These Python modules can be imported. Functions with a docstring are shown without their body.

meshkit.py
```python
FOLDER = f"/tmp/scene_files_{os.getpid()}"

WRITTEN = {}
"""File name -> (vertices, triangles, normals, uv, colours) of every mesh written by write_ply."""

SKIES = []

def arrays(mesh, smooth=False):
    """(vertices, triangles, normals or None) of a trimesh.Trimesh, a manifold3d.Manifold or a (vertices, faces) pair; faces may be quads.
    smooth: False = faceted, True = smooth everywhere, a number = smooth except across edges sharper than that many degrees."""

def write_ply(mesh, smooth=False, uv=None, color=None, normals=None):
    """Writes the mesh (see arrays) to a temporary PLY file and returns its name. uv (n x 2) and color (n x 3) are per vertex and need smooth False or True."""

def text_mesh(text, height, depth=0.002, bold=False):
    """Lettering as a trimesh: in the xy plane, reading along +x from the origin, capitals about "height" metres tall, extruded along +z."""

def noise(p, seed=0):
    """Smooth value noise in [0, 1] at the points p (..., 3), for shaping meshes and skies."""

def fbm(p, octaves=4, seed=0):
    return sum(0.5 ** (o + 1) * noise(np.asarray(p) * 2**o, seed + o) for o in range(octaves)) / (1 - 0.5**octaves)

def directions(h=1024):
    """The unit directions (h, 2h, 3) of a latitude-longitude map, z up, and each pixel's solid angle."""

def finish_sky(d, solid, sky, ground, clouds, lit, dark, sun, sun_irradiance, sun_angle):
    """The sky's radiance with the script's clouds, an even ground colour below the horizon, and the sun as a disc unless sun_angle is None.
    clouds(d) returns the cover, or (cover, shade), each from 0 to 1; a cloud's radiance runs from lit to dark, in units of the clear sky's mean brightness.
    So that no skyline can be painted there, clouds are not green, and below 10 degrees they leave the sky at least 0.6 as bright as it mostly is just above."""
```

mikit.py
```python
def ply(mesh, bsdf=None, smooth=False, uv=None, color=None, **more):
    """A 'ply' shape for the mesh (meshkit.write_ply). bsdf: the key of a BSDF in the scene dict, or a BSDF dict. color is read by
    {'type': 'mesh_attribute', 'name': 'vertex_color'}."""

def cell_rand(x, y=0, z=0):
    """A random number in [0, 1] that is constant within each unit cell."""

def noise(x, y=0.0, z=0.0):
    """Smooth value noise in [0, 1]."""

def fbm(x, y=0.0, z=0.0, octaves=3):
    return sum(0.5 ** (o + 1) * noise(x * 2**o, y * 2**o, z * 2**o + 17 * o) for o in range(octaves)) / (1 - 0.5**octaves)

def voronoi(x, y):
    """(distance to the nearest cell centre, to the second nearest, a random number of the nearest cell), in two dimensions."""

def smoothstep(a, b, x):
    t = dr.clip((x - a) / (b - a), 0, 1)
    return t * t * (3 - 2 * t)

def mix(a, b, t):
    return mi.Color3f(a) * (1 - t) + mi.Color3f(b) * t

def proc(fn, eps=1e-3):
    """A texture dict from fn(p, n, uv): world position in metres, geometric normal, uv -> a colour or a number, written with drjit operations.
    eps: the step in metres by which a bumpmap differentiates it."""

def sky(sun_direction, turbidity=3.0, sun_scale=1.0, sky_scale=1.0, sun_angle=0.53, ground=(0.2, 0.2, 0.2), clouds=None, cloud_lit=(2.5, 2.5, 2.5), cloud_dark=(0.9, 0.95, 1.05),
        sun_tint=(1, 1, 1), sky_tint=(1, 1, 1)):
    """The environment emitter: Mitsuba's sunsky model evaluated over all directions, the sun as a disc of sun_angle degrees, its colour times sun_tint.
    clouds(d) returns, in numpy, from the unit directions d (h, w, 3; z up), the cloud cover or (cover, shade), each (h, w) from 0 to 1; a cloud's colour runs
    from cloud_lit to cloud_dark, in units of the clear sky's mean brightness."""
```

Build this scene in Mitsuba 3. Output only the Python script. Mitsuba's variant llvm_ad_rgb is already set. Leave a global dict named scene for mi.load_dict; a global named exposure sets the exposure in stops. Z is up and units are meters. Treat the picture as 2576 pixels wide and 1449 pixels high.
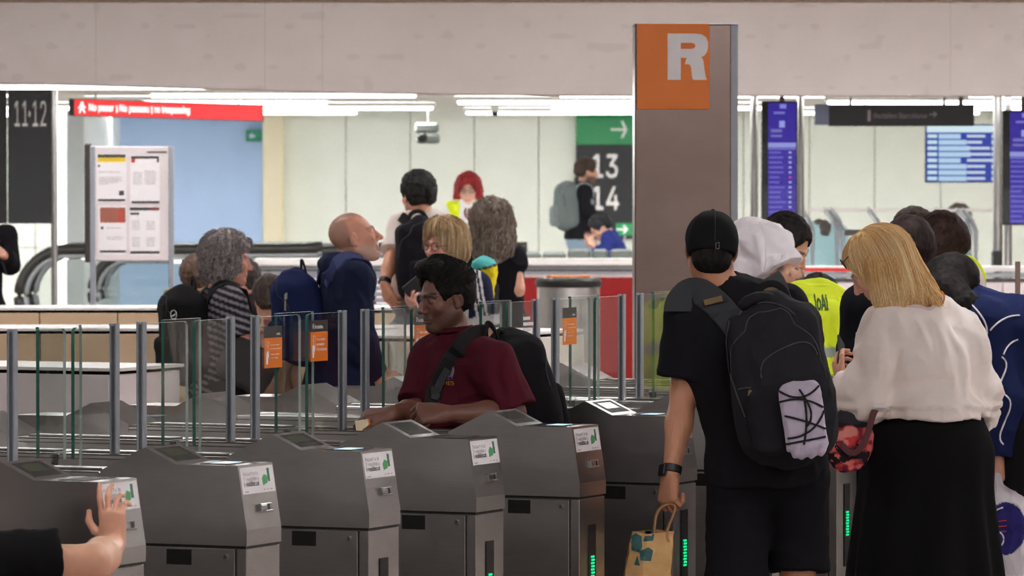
import math, random
import numpy as np, trimesh, mitsuba as mi, mikit, meshkit
from scipy.spatial.transform import Rotation as Rot
import drjit as dr
random.seed(7)
RNG = np.random.default_rng(11)
T = mi.ScalarTransform4f
scene, labels = {}, {}

# ---------------------------------------------------------------- camera, light, exposure
W_, H_ = 2576.0, 1449.0
FPX, EYE, HZ = 13000.0, 1.87, 422.6        # focal length in pixels, eye height, height of the horizon in the frame
scene['camera'] = {'type': 'thinlens', 'fov': math.degrees(2 * math.atan(W_ / 2 / FPX)), 'fov_axis': 'x',
                   'to_world': T().look_at(origin=[0, 0, EYE], target=[0, 10, EYE - 10 * (H_ / 2 - HZ) / FPX], up=[0, 0, 1]),
                   'aperture_radius': 0.0075, 'focus_distance': 17.3,
                   'near_clip': 0.1, 'far_clip': 200.0}
exposure = -0.12
LAMP_NEAR, LAMP_FAR = 60.0, 84.0             # radiance of the fluorescent tubes over the gates and over the far hall
NEAR_TINT, FAR_TINT = (1.0, 0.95, 0.93), (0.99, 1.0, 0.95)


def lin(c):
    """sRGB 0-255 -> linear."""
    c = np.asarray(c, float) / 255
    return np.where(c <= 0.04045, c / 12.92, ((c + 0.055) / 1.055) ** 2.4)


def rgb(c):
    return {'type': 'rgb', 'value': [float(x) for x in lin(c)]}


def mat(name, c, rough=0.6, metal=0.0, spec=0.5, two=True, **kw):
    b = {'type': 'principled', 'base_color': c if isinstance(c, dict) else rgb(c), 'roughness': rough, 'metallic': metal, 'specular': spec, **kw}
    scene[name] = {'type': 'twosided', 'bsdf': b} if two else b
    return name


def emit(c, k, weight=.02):
    """Area light; lamps weigh 1, small glowing marks are hardly ever picked for lighting others."""
    return {'type': 'area', 'sampling_weight': weight, 'radiance': {'type': 'rgb', 'value': [float(k * x) for x in c]}}


def number(key):
    if key not in scene and key not in labels:
        return key
    n = 1
    while f'{key}_{n:03d}' in scene or f'{key}_{n:03d}' in labels:
        n += 1
    return f'{key}_{n:03d}'


def obj(name, mesh, m, parent=None, smooth=False, color=None, emission=None, label=None):
    key = number(f'{parent}__{name}' if parent else name)
    if isinstance(mesh, dict):
        scene[key] = dict(mesh)
    else:
        scene[key] = mikit.ply(mesh, m, smooth=smooth, color=color)
    if emission:
        scene[key]['emitter'] = emission
    if label:
        labels[key] = {'label': label}
    return key


def thing(name, label, cat, group=None, kind=None):
    key = number(name)
    labels[key] = {'label': label, 'category': cat}
    if group:
        labels[key]['group'] = group
    if kind:
        labels[key]['kind'] = kind
    return key


def tag(key, label, cat, group=None):
    labels[key] = {'label': label, 'category': cat}
    if group:
        labels[key]['group'] = group
    return key


def struct(key, label=None):
    labels[key] = {'kind': 'structure'}
    if label:
        labels[key]['label'] = label
    return key


# ---------------------------------------------------------------- shapes
def cat(*ms):
    ms = [m for m in ms if m is not None]
    return trimesh.util.concatenate(ms)


def bx(x0, x1, y0, y1, z0, z1, ch=0.0):
    """Box, its edges chamfered by ch."""
    if ch <= 0:
        m = trimesh.creation.box((x1 - x0, y1 - y0, z1 - z0))
    else:
        h = np.array([x1 - x0, y1 - y0, z1 - z0]) / 2
        pts = []
        for s in np.ndindex(2, 2, 2):
            s = np.array(s) * 2 - 1
            for k in range(3):
                q = h - ch
                q[k] = h[k]
                pts.append(s * q)
        m = trimesh.convex.convex_hull(np.array(pts))
    m.apply_translation([(x0 + x1) / 2, (y0 + y1) / 2, (z0 + z1) / 2])
    return m


def prism(poly, a, b, axis):
    """Polygon (in the two other axes, cyclic order) extruded from a to b along axis 0/1/2; concave allowed."""
    from shapely.geometry import Polygon
    m = trimesh.creation.extrude_polygon(Polygon(poly), b - a, engine='earcut')
    v = np.array(m.vertices)
    q = np.empty_like(v)
    o = [i for i in range(3) if i != axis]
    q[:, o[0]], q[:, o[1]], q[:, axis] = v[:, 0], v[:, 1], v[:, 2] + a
    f = np.array(m.faces)
    if axis == 1:
        f = f[:, ::-1]
    return trimesh.Trimesh(q, f, process=False)


def tube(pts, r, n=8, closed=False, flat=None, up=(0, 0, 1)):
    """Tube through pts; flat=(w,t): an oval section w wide (across up) and t thick along the frame's normal."""
    p = np.asarray(pts, float)
    m = len(p)
    r = np.broadcast_to(np.asarray(r, float), (m,))
    t = np.gradient(p, axis=0)
    if closed:
        t = np.roll(p, -1, 0) - np.roll(p, 1, 0)
    t /= np.linalg.norm(t, axis=1, keepdims=True) + 1e-12
    ups = np.broadcast_to(np.asarray(up, float), (m, 3))
    b = np.cross(t, ups)
    bad = np.linalg.norm(b, axis=1) < 1e-3
    b[bad] = np.cross(t[bad], [1, 0.3, 0.1])
    b /= np.linalg.norm(b, axis=1, keepdims=True)
    nn = np.cross(b, t)
    a = np.arange(n) * 2 * np.pi / n
    ca, sa = np.cos(a), np.sin(a)
    if flat:
        e = 0.45
        ca, sa = np.sign(ca) * np.abs(ca) ** e * flat[0] / 2, np.sign(sa) * np.abs(sa) ** e * flat[1] / 2
        v = p[:, None] + b[:, None] * ca[None, :, None] + nn[:, None] * sa[None, :, None]
    else:
        v = p[:, None] + (b[:, None] * ca[None, :, None] + nn[:, None] * sa[None, :, None]) * r[:, None, None]
    v = v.reshape(-1, 3)
    i = np.arange(n)
    f = []
    for k in range(m if closed else m - 1):
        a0, a1 = k * n, ((k + 1) % m) * n
        j = (i + 1) % n
        f.append(np.stack([a0 + i, a0 + j, a1 + j], 1))
        f.append(np.stack([a0 + i, a1 + j, a1 + i], 1))
    if not closed:
        v = np.vstack([v, p[:1], p[-1:]])
        c0, c1 = len(v) - 2, len(v) - 1
        f.append(np.stack([i * 0 + c0, (i + 1) % n, i], 1))
        f.append(np.stack([i * 0 + c1, (m - 1) * n + i, (m - 1) * n + (i + 1) % n], 1))
    return trimesh.Trimesh(v, np.vstack(f), process=False)


def spline(pts, n):
    from scipy.interpolate import CubicSpline
    p = np.asarray(pts, float)
    d = np.r_[0, np.cumsum(np.linalg.norm(np.diff(p, axis=0), axis=1))]
    return CubicSpline(d, p)(np.linspace(0, d[-1], n))


def cyl(x, y, z0, z1, r, n=24):
    m = trimesh.creation.cylinder(radius=r, height=z1 - z0, sections=n)
    m.apply_translation([x, y, (z0 + z1) / 2])
    return m


def lathe(prof, n=48):
    return trimesh.creation.revolve(np.array(prof, float), sections=n)


def frame_mesh(m, o, ex, ey, ez=None):
    """Places a mesh made in the xy plane: origin o, x axis along ex, y axis along ey."""
    ex, ey = np.asarray(ex, float), np.asarray(ey, float)
    ex = ex / np.linalg.norm(ex)
    ey = ey - ex * (ey @ ex)
    ey /= np.linalg.norm(ey)
    ez = np.cross(ex, ey)
    q = m.copy()
    q.vertices = np.asarray(o, float) + np.outer(m.vertices[:, 0], ex) + np.outer(m.vertices[:, 1], ey) + np.outer(m.vertices[:, 2], ez)
    return q


_TXT = {}


def text(s, h, depth=0.002, bold=False, width=None):
    k = (s, bold)
    if k not in _TXT:
        _TXT[k] = meshkit.text_mesh(s, 1.0, 1.0, bold)
    m = _TXT[k].copy()
    w = m.vertices[:, 0].max()
    m.apply_scale([h if width is None else width / w, h, depth])
    return m


def flat_poly(pts, depth=0.001):
    from shapely.geometry import Polygon
    return trimesh.creation.extrude_polygon(Polygon(pts).buffer(0), depth, engine='earcut')


def rect(x0, x1, y0, y1, d=0.001):
    return bx(x0, x1, y0, y1, 0, d)


def P(px, py, Y):
    """The point at depth Y that the camera sees at this pixel (Y and the size of things set the rest)."""
    return np.array([(px - W_ / 2) * Y / FPX, Y, EYE - (py - HZ) * Y / FPX])


def X(px, Y):
    return (px - W_ / 2) * Y / FPX


def Z(py, Y):
    return EYE - (py - HZ) * Y / FPX


# ---------------------------------------------------------------- materials
def steel_col(lo, hi, sc=6.0):
    a, b = lin(lo).tolist(), lin(hi).tolist()

    def fn(p, n, uv):
        t = mikit.fbm(p.x * sc, p.y * sc, p.z * sc * 1.6, 4)
        g = mikit.noise((p.x + p.y) * 40, p.z * 900.0)
        return mikit.mix(mi.Color3f(*a), mi.Color3f(*b), dr.clip(t * 0.8 + 0.2 * g, 0, 1))
    return mikit.proc(fn)


mat('steel', steel_col((172, 168, 167), (202, 199, 198)), rough=0.31, metal=1.0)
mat('print_bag', (24, 66, 68), rough=0.6)
mat('steel_top', (196, 194, 192), rough=0.17, metal=1.0)
mat('steel_dark', (70, 66, 64), rough=0.4, metal=0.8)
mat('steel_bright', (205, 205, 205), rough=0.22, metal=1.0)
mat('pillar_steel', steel_col((114, 98, 92), (132, 116, 110), 3.0), rough=0.3, metal=1.0)
mat('aluminium', (150, 155, 163), rough=0.45, metal=0.4)
mat('groove', (55, 60, 66), rough=0.6)
mat('black_plastic', (16, 16, 17), rough=0.45, spec=.3)
mat('label_black', (16, 16, 15), rough=0.5, spec=.15)
mat('lcd', (46, 50, 40), rough=0.15)
mat('rubber', (24, 22, 21), rough=0.35)
mat('glow_dark', (30, 30, 60), rough=0.4, spec=.2)
mat('white_paint', (236, 236, 232), rough=0.5)
mat('print_white', (240, 236, 240), rough=0.5)
mat('print_grey', (150, 140, 146), rough=0.6)
mat('print_dark', (50, 44, 48), rough=0.6)
mat('print_green', (70, 150, 90), rough=0.5)
mat('print_teal', (50, 105, 88), rough=0.5)
mat('print_orange', (228, 118, 28), rough=0.45)
mat('print_black', (38, 33, 33), rough=0.45)
mat('print_yellow', (226, 190, 40), rough=0.5)
mat('print_red', (190, 50, 40), rough=0.5)
mat('print_brown', (150, 88, 70), rough=0.5)
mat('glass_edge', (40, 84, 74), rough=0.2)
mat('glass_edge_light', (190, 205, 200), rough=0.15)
scene['glass'] = {'type': 'thindielectric', 'int_ior': 1.5, 'specular_transmittance': {'type': 'rgb', 'value': [0.93, 0.965, 0.95]}}
scene['clear_glass'] = {'type': 'thindielectric', 'int_ior': 1.45, 'specular_transmittance': {'type': 'rgb', 'value': [0.95, 0.97, 0.965]}}


def paint(a, b, sc, amount=1.0, spots=0.0):
    a, b = lin(a).tolist(), lin(b).tolist()

    def fn(p, n, uv):
        t = mikit.fbm(p.x * sc, p.y * sc, p.z * sc, 4)
        c = mikit.mix(mi.Color3f(*a), mi.Color3f(*b), dr.clip((t - 0.5) * 2.2 * amount + 0.5, 0, 1))
        if spots:
            s = mikit.smoothstep(0.8, 0.9, mikit.noise(p.x * 9 + 3, p.y * 9, p.z * 14))
            c = c * (1 - spots * s)
        return c
    return mikit.proc(fn)


mat('beam_plaster', paint((188, 178, 175), (198, 189, 186), 0.9, spots=0.07), rough=0.8, spec=0.2)
mat('beam_upper', (120, 98, 82), rough=0.7)
mat('wall_white', paint((229, 234, 226), (234, 238, 231), 0.5), rough=0.55, spec=0.3)
mat('wall_blue', paint((196, 208, 224), (206, 216, 230), 0.5), rough=0.6)
mat('wall_cream', (228, 216, 186), rough=0.6)
mat('wall_grey', (176, 182, 186), rough=0.6)
mat('joint', (168, 168, 158), rough=0.8)
mat('floor_stone', paint((132, 124, 118), (150, 142, 136), 2.0), rough=0.25, spec=0.5)
mat('ceiling_near', (120, 114, 110), rough=0.8)
mat('ceiling_far', (226, 226, 222), rough=0.7)
mat('dark_wall', (176, 168, 164), rough=0.8)
mat('stone_top', (232, 228, 226), rough=0.3)
mat('stone_beige', paint((206, 178, 146), (216, 190, 160), 3.0), rough=0.4)
mat('stone_pink', paint((220, 210, 212), (228, 218, 220), 3.0), rough=0.45)
mat('panel_cream', (214, 210, 198), rough=0.45)
mat('red_panel', (104, 10, 13), rough=0.5, spec=.15)
mat('red_line', (214, 40, 36), rough=0.4)
mat('seat_grey', (118, 126, 124), rough=0.6)
mat('sign_dark', (44, 45, 49), rough=0.6, spec=.25)
mat('sign_green', (20, 128, 76), rough=0.45)
mat('louvre', (150, 148, 160), rough=0.5)
mat('vcol', {'type': 'mesh_attribute', 'name': 'vertex_color'}, rough=0.6, spec=0.3)
mat('skin', {'type': 'mesh_attribute', 'name': 'vertex_color'}, rough=0.48, spec=0.4)
mat('hair', {'type': 'mesh_attribute', 'name': 'vertex_color'}, rough=0.65, spec=0.07)
mat('cloth', {'type': 'mesh_attribute', 'name': 'vertex_color'}, rough=0.95, spec=0.08)

# ---------------------------------------------------------------- the hall: floor, ceilings, walls
U = np.array([math.sin(0.4184), math.cos(0.4184), 0])        # along the row of gates
V = np.array([-math.cos(0.4184), math.sin(0.4184), 0])       # along one gate, away from its reader end
O = np.array([-1.0798, 13.8535, 0])                           # front corner of the first gate
UP = np.array([0, 0, 1.0])


def uv(u, v, z=0.0):
    return O + u * U + v * V + z * UP


def to_uv(m):
    """A mesh made in (u, v, z) axes -> the world. (u, v, z) is left handed: faces are turned."""
    q = trimesh.Trimesh(O + np.outer(m.vertices[:, 0], U) + np.outer(m.vertices[:, 1], V) + np.outer(m.vertices[:, 2], UP), np.array(m.faces), process=False)
    return q


WALL_Y, CEIL, BY = 60.0, 2.55, 36.0
struct(obj('floor', bx(-16, 18, -8, 72, -0.2, 0), 'floor_stone'))
struct(obj('floor_raised', bx(-9, 14, 44.5, WALL_Y, 0.0, 0.16), 'floor_stone'))
struct(obj('ceiling', bx(-16, 18, -8, BY + .7, 3.6, 3.75), 'ceiling_near'))
struct(obj('ceiling_far', bx(-16, 18, BY + .7, 72, CEIL - 0.02, CEIL + .2), 'ceiling_far'))
struct(obj('wall_left', bx(-16, -15.8, -8, 72, 0, 3.75), 'dark_wall'))
struct(obj('wall_right', bx(17.8, 18, -8, 72, 0, 3.75), 'dark_wall'))
struct(obj('wall_front', bx(-16, 18, -8, -7.8, 0, 3.75), 'dark_wall'))

# beam: its lower edge rises to the left
prof = [(-1200, 190), (0, 208), (240, 214), (520, 222), (900, 233), (1400, 239), (2576, 241), (3800, 241)]
low = [(X(a, BY), Z(b, BY)) for a, b in prof]
poly = low + [(low[-1][0], Z(6, BY)), (low[0][0], Z(2, BY))]
bm = struct(obj('beam', prism(poly, BY, BY + 0.7, 1), 'beam_plaster'))
obj('upper_strip', bx(low[0][0], low[-1][0], BY - 0.06, BY + 0.7, Z(5, BY), 3.6), 'beam_upper', bm)
for a in (242, 667, 812, 2390):
    obj('joint', bx(X(a, BY) - 0.002, X(a, BY) + 0.002, BY - 0.001, BY + 0.01, Z(228, BY), Z(8, BY)), 'joint', bm)

# back wall: white panels with open joints; the passage with the bluish wall; cream pilaster
wb = struct('wall_back')
obj('backing', cat(bx(-16, X(165, 60), WALL_Y + .03, WALL_Y + .2, 0, CEIL), bx(X(662, 60), 18, WALL_Y + .03, WALL_Y + .2, 0, CEIL)), 'joint', wb)
xs = [712, 870, 1032, 1193, 1355, 1517, 1700, 1870, 2036, 2200, 2366, 2532, 2698, 2864, 3030]
for a, b in zip(xs[:-1], xs[1:]):
    obj('panel', bx(X(a, 60) + .004, X(b, 60) - .004, WALL_Y, WALL_Y + .03, 0, CEIL, 0.004), 'wall_white', wb)
for a, b in ((-600, -430), (-430, -262), (-262, -98), (-98, 88), (88, 165)):
    obj('panel', bx(X(a, 60) + .004, X(b, 60) - .004, WALL_Y, WALL_Y + .03, Z(624, 60) + .006, CEIL, 0.004), 'wall_white', wb)
    obj('panel', bx(X(a, 60) + .004, X(b, 60) - .004, WALL_Y, WALL_Y + .03, 0, Z(624, 60), 0.004), 'wall_white', wb)
struct(obj('wall_pilaster', bx(X(662, 59.7), X(712, 59.7), 59.7, 60.1, 0, CEIL), 'wall_cream'))
struct(obj('wall_passage', cat(bx(X(60, 68), X(900, 68), 68, 68.2, 0, CEIL), bx(X(662, 60) - .02, X(662, 60) + .1, 60.1, 68, 0, CEIL), bx(X(100, 68) - .6, X(100, 68) - .4, 60.2, 68, 0, CEIL)), 'wall_blue'))
struct(obj('wall_return', bx(X(165, 55), X(211, 55), 55, 60.1, 0, CEIL), 'wall_grey'))
# bright light column beside it and the steel pole in front
lc = thing('light_column', 'tall glowing white light strip standing between steel pole and grey wall edge', 'light')
obj('tube', bx(X(144, 54), X(164, 54), 54, 54.1, 0, CEIL), 'white_paint', lc, emission=emit(FAR_TINT, 2.2, .5))
obj('housing', bx(X(142, 54), X(166, 54), 54.1, 54.2, 0, CEIL), 'steel', lc)
pl = thing('steel_pole', 'slim polished steel pole to the right of the 11·12 platform sign', 'pole', None)
obj('shaft', cyl(X(137, 42), 42, 0, CEIL, .026), 'steel_bright', pl, smooth=40)
obj('foot_plate', cyl(X(137, 42), 42, 0, .02, .08), 'steel', pl, smooth=40)

# lamps. Far hall: bright tubes under the low ceiling; gate hall: tubes under the higher ceiling
for j, y in enumerate((38.5, 43.0, 47.5, 52.0, 56.5)):
    for i, x in enumerate((-9.6, -6.2, -2.8, 0.6, 4.0, 7.4)):
        xx = x + (0.9 if j % 2 else 0)
        t = thing('ceiling_light', 'white fluorescent batten under the low white ceiling of the far hall', 'ceiling light', 'fluorescent battens in the far hall')
        obj('diffuser', bx(xx - 1.1, xx + 1.1, y - .07, y + .07, CEIL - .095, CEIL - .065, .01), 'white_paint', t, emission=emit(FAR_TINT, LAMP_FAR, 1.0))
        obj('housing', bx(xx - 1.13, xx + 1.13, y - .09, y + .09, CEIL - .065, CEIL - .022), 'white_paint', t)
for j, y in enumerate((7.0, 13.5, 19.0, 24.5, 29.0, 32.5)):
    for i, x in enumerate((-6.0, -2.2, 1.6, 5.4, 13.0)):
        t = thing('hall_light', 'fluorescent batten under the ceiling above the ticket gates', 'ceiling light', 'fluorescent battens above the gates')
        obj('diffuser', bx(x - .9, x + .9, y - .08, y + .08, 3.49, 3.53, .01), 'white_paint', t, emission=emit(NEAR_TINT, LAMP_NEAR * (1.5, 1.4, 1.1, 1.2, 1.6, 2.3)[j] * (1.0, .75, 1.6, 1.8, 1.4)[i], 1.0))
        obj('housing', bx(x - .93, x + .93, y - .1, y + .1, 3.53, 3.598), 'white_paint', t)
for xx in (-8.2, -5.0):
    t = thing('ceiling_light', 'white fluorescent batten under the low white ceiling of the far hall', 'ceiling light', 'fluorescent battens in the far hall')
    obj('diffuser', bx(xx - 1.1, xx + 1.1, 58.6, 58.74, CEIL - .095, CEIL - .065, .01), 'white_paint', t, emission=emit(FAR_TINT, LAMP_FAR, 1.0))
    obj('housing', bx(xx - 1.13, xx + 1.13, 58.58, 58.76, CEIL - .065, CEIL - .022), 'white_paint', t)
for i, xx in enumerate((-5.7, -4.7, -3.7)):
    t = thing('passage_light', 'cool white light under the ceiling of the bluish passage', 'ceiling light', 'cool lights in the passage')
    obj('diffuser', bx(xx - .5, xx + .5, 63.2, 63.5, CEIL - .05, CEIL - .034, .004), 'white_paint', t, emission=emit((.80, .91, 1.0), 92, 2.5))
    obj('housing', bx(xx - .55, xx + .55, 63.15, 63.55, CEIL - .034, CEIL - .022), 'white_paint', t)

# ---------------------------------------------------------------- ticket gates
GW, GL, ZJ, PITCH = 0.2185, 2.13, 0.80, 0.80
ZT, ZP, ZC = ZJ + 0.226, ZJ + 0.2734, 1.0
DU = {1: -.013, 2: .011, 3: .013, 4: -.015, 5: 0.0, 6: .003}
mat('reader_glow', (200, 220, 255), rough=0.3)
mat('led_green', (0, 200, 110), rough=0.3)


def gate_solid(u0):
    """The upper housing of a gate in (u, v, z): readers at both ends, peaks, and the low middle."""
    pr = [(0, ZJ), (0, ZJ + .045), (.0283, ZT), (.2235, ZT), (.325, ZP), (.47, ZC + .004), (.47, ZJ)]
    near = prism(pr, u0, u0 + GW, 0)
    pf = [(GL - a, b) for a, b in pr][::-1]
    far = prism(pf, u0, u0 + GW, 0)
    return near, far


stk_text = [text("Passa't a la", .0105, .0004), text('T-mobilitat a', .0105, .0004), text('t-mobilitat.cat', .0125, .0004, True)]


def make_gate(k, label, led, glow, side_label=True):
    u0 = (k - 1) * PITCH + DU.get(k, 0)
    g = thing('ticket_gate', label, 'ticket gate', 'steel ticket gates in the row')
    near, far = gate_solid(u0)
    obj('front_housing', to_uv(near), 'steel', g)
    obj('rear_housing', to_uv(far), 'steel', g)
    for a, b in ((.030, .221), (GL - .221, GL - .030)):
        obj('flat_top', to_uv(bx(u0 + .001, u0 + GW - .001, a, b, ZT, ZT + .0012)), 'steel_top', g)
    # middle counter in two halves with a gap at the centre, a flange along its top
    c = GL / 2
    for a, b in ((.47, c - .012), (c + .012, GL - .47)):
        obj('counter', to_uv(cat(bx(u0, u0 + GW, a, b, ZJ, ZC - .022), bx(u0 + .002, u0 + GW - .002, a, b, ZC - .022, ZC - .016))), 'steel', g)
        obj('top_plate', to_uv(bx(u0 - .004, u0 + GW + .004, a, b, ZC - .016, ZC, .004)), 'steel_top', g)
        obj('top_track', to_uv(bx(u0 + .07, u0 + .15, a + .03, b - .03, ZC, ZC + .006, .002)), 'steel_bright', g)
    obj('gap_strip', to_uv(bx(u0 + .004, u0 + GW - .004, c - .012, c + .012, ZJ, ZC - .004)), 'black_plastic', g)
    # cabinet below, recessed by a shadow gap
    obj('shadow_gap', to_uv(bx(u0 + .006, u0 + GW - .006, .006, GL - .006, ZJ - .008, ZJ)), 'black_plastic', g)
    obj('cabinet', to_uv(bx(u0 + .004, u0 + GW - .004, .003, GL - .003, .06, ZJ - .008, .002)), 'steel', g)
    obj('plinth', to_uv(bx(u0 + .012, u0 + GW - .012, .02, GL - .02, 0, .06)), 'steel_dark', g)
    d = obj('side_door', to_uv(bx(u0 - .001, u0 + .004, .038, .62, .09, ZJ - .01, .0015)), 'steel', g)
    obj('door_joint', to_uv(bx(u0 + .0005, u0 + .004, .0335, .0385, .09, ZJ - .009)), 'black_plastic', g)
    if side_label:
        obj('name_plate', to_uv(bx(u0 - .002, u0 - .001, .175, .255, ZJ - .058, ZJ - .014)), 'label_black', d, label='plain black plate')
    lk = trimesh.creation.cylinder(radius=.0085, height=.008, sections=20)
    lk.apply_transform(trimesh.transformations.rotation_matrix(math.pi / 2, [0, 1, 0]))
    lk.apply_translation([u0 - .003, .066, ZJ - .032])
    kh = bx(u0 - .0078, u0 - .0068, .0648, .0672, ZJ - .036, ZJ - .028)
    ky = obj('lock', to_uv(lk), 'steel_bright', d)
    obj('key_slot', to_uv(kh), 'black_plastic', ky)
    # sloping face: sticker, ticket slot
    o = uv(u0, .0283, ZT)
    dn = uv(u0, 0, ZJ + .045) - o
    L = np.linalg.norm(dn)
    ex, ey = U, -dn / L                                         # x across the face, y up the slope; the outside is -(ex x ey)... facing -V
    nz = np.cross(ex, ey)
    out = -1 if nz @ (-V) < 0 else 1
    o = uv(u0, 0, ZJ + .045)

    def onface(m, lift):
        q = frame_mesh(m, o + out * lift * nz, ex, ey)
        return q
    s = obj('notice', onface(rect(.008, GW - .006, L - .082, L - .006, .0004), .0009), 'print_white', g, label='white notice with green picture and grey lines of text')
    for m, yy, mm in zip(stk_text, (.030, .045, .060), ('print_grey', 'print_grey', 'print_dark')):
        q = m.copy()
        q.apply_scale([.095 / max(q.vertices[:, 0].max(), .001), 1, 1])
        q.apply_translation([.02, L - yy, 0])
        obj('lettering', onface(q, .0014), mm, s)
    obj('picture', onface(cat(rect(.172, .186, L - .052, L - .014, .0003)), .0014), 'print_teal', s)
    obj('picture', onface(flat_poly([(.138, L - .062), (.168, L - .056), (.170, L - .036), (.15, L - .030), (.136, L - .042)], .0003), .0016), 'print_green', s)
    obj('small_print', onface(cat(rect(.02, .045, L - .077, L - .0745, .0003), rect(.14, .15, L - .075, L - .073, .0003), rect(.16, .172, L - .075, L - .073, .0003), rect(.182, .194, L - .075, L - .073, .0003)), .0014), 'print_grey', s)
    y0 = L - .125
    bz = cat(bx(.088, .094, y0 - .012, y0 + .012, -.012, .012, .002), bx(.094, .165, y0 - .013, y0 - .008, -.012, .011, .002), bx(.094, .165, y0 + .008, y0 + .012, -.012, .008, .002), bx(.158, .166, y0 - .012, y0 + .012, -.012, .006, .002), bx(.09, .128, y0 - .008, y0 + .008, -.012, .012, .002))
    tk = obj('ticket_slot', onface(bz, 0.0), 'steel_bright', g)
    obj('slot_mouth', onface(bx(.128, .158, y0 - .008, y0 + .008, -.004, .004), 0), 'black_plastic', tk)
    # screen on the slope behind the flat, reader pad on the flat
    a, b = uv(u0, .2235, ZT), uv(u0, .325, ZP)
    sy = (b - a) / np.linalg.norm(b - a)
    sn = np.cross(U, sy)
    sgn = 1 if sn[2] > 0 else -1
    Ls = np.linalg.norm(b - a)

    def onscreen(m, lift):
        return frame_mesh(m, a + sgn * lift * sn, U, sy)
    sc_ = obj('screen', onscreen(rect(.03, GW - .03, .018, Ls - .014, .0006), .0006), 'label_black', g)
    obj('display', onscreen(rect(.05, GW - .06, .045, Ls - .026, .0004), .0016), 'lcd', sc_)
    pad = obj('reader_pad', to_uv(bx(u0 + .03, u0 + GW - .03, .075, .165, ZT + .0012, ZT + .003, .0005)), 'black_plastic', g)
    if glow:
        obj('glowing_ring', to_uv(bx(u0 + .06, u0 + .15, .09, .145, ZT + .003, ZT + .004)), 'reader_glow', pad, emission=emit((.33, .62, 1.0), 1.2))
    # status light strip in the front of the cabinet
    zs = 1.0
    st = obj('status_strip', to_uv(bx(u0 + .075, u0 + .132, -.001, .004, .40, .705)), 'black_plastic', g, label='black vertical status strip')
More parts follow.
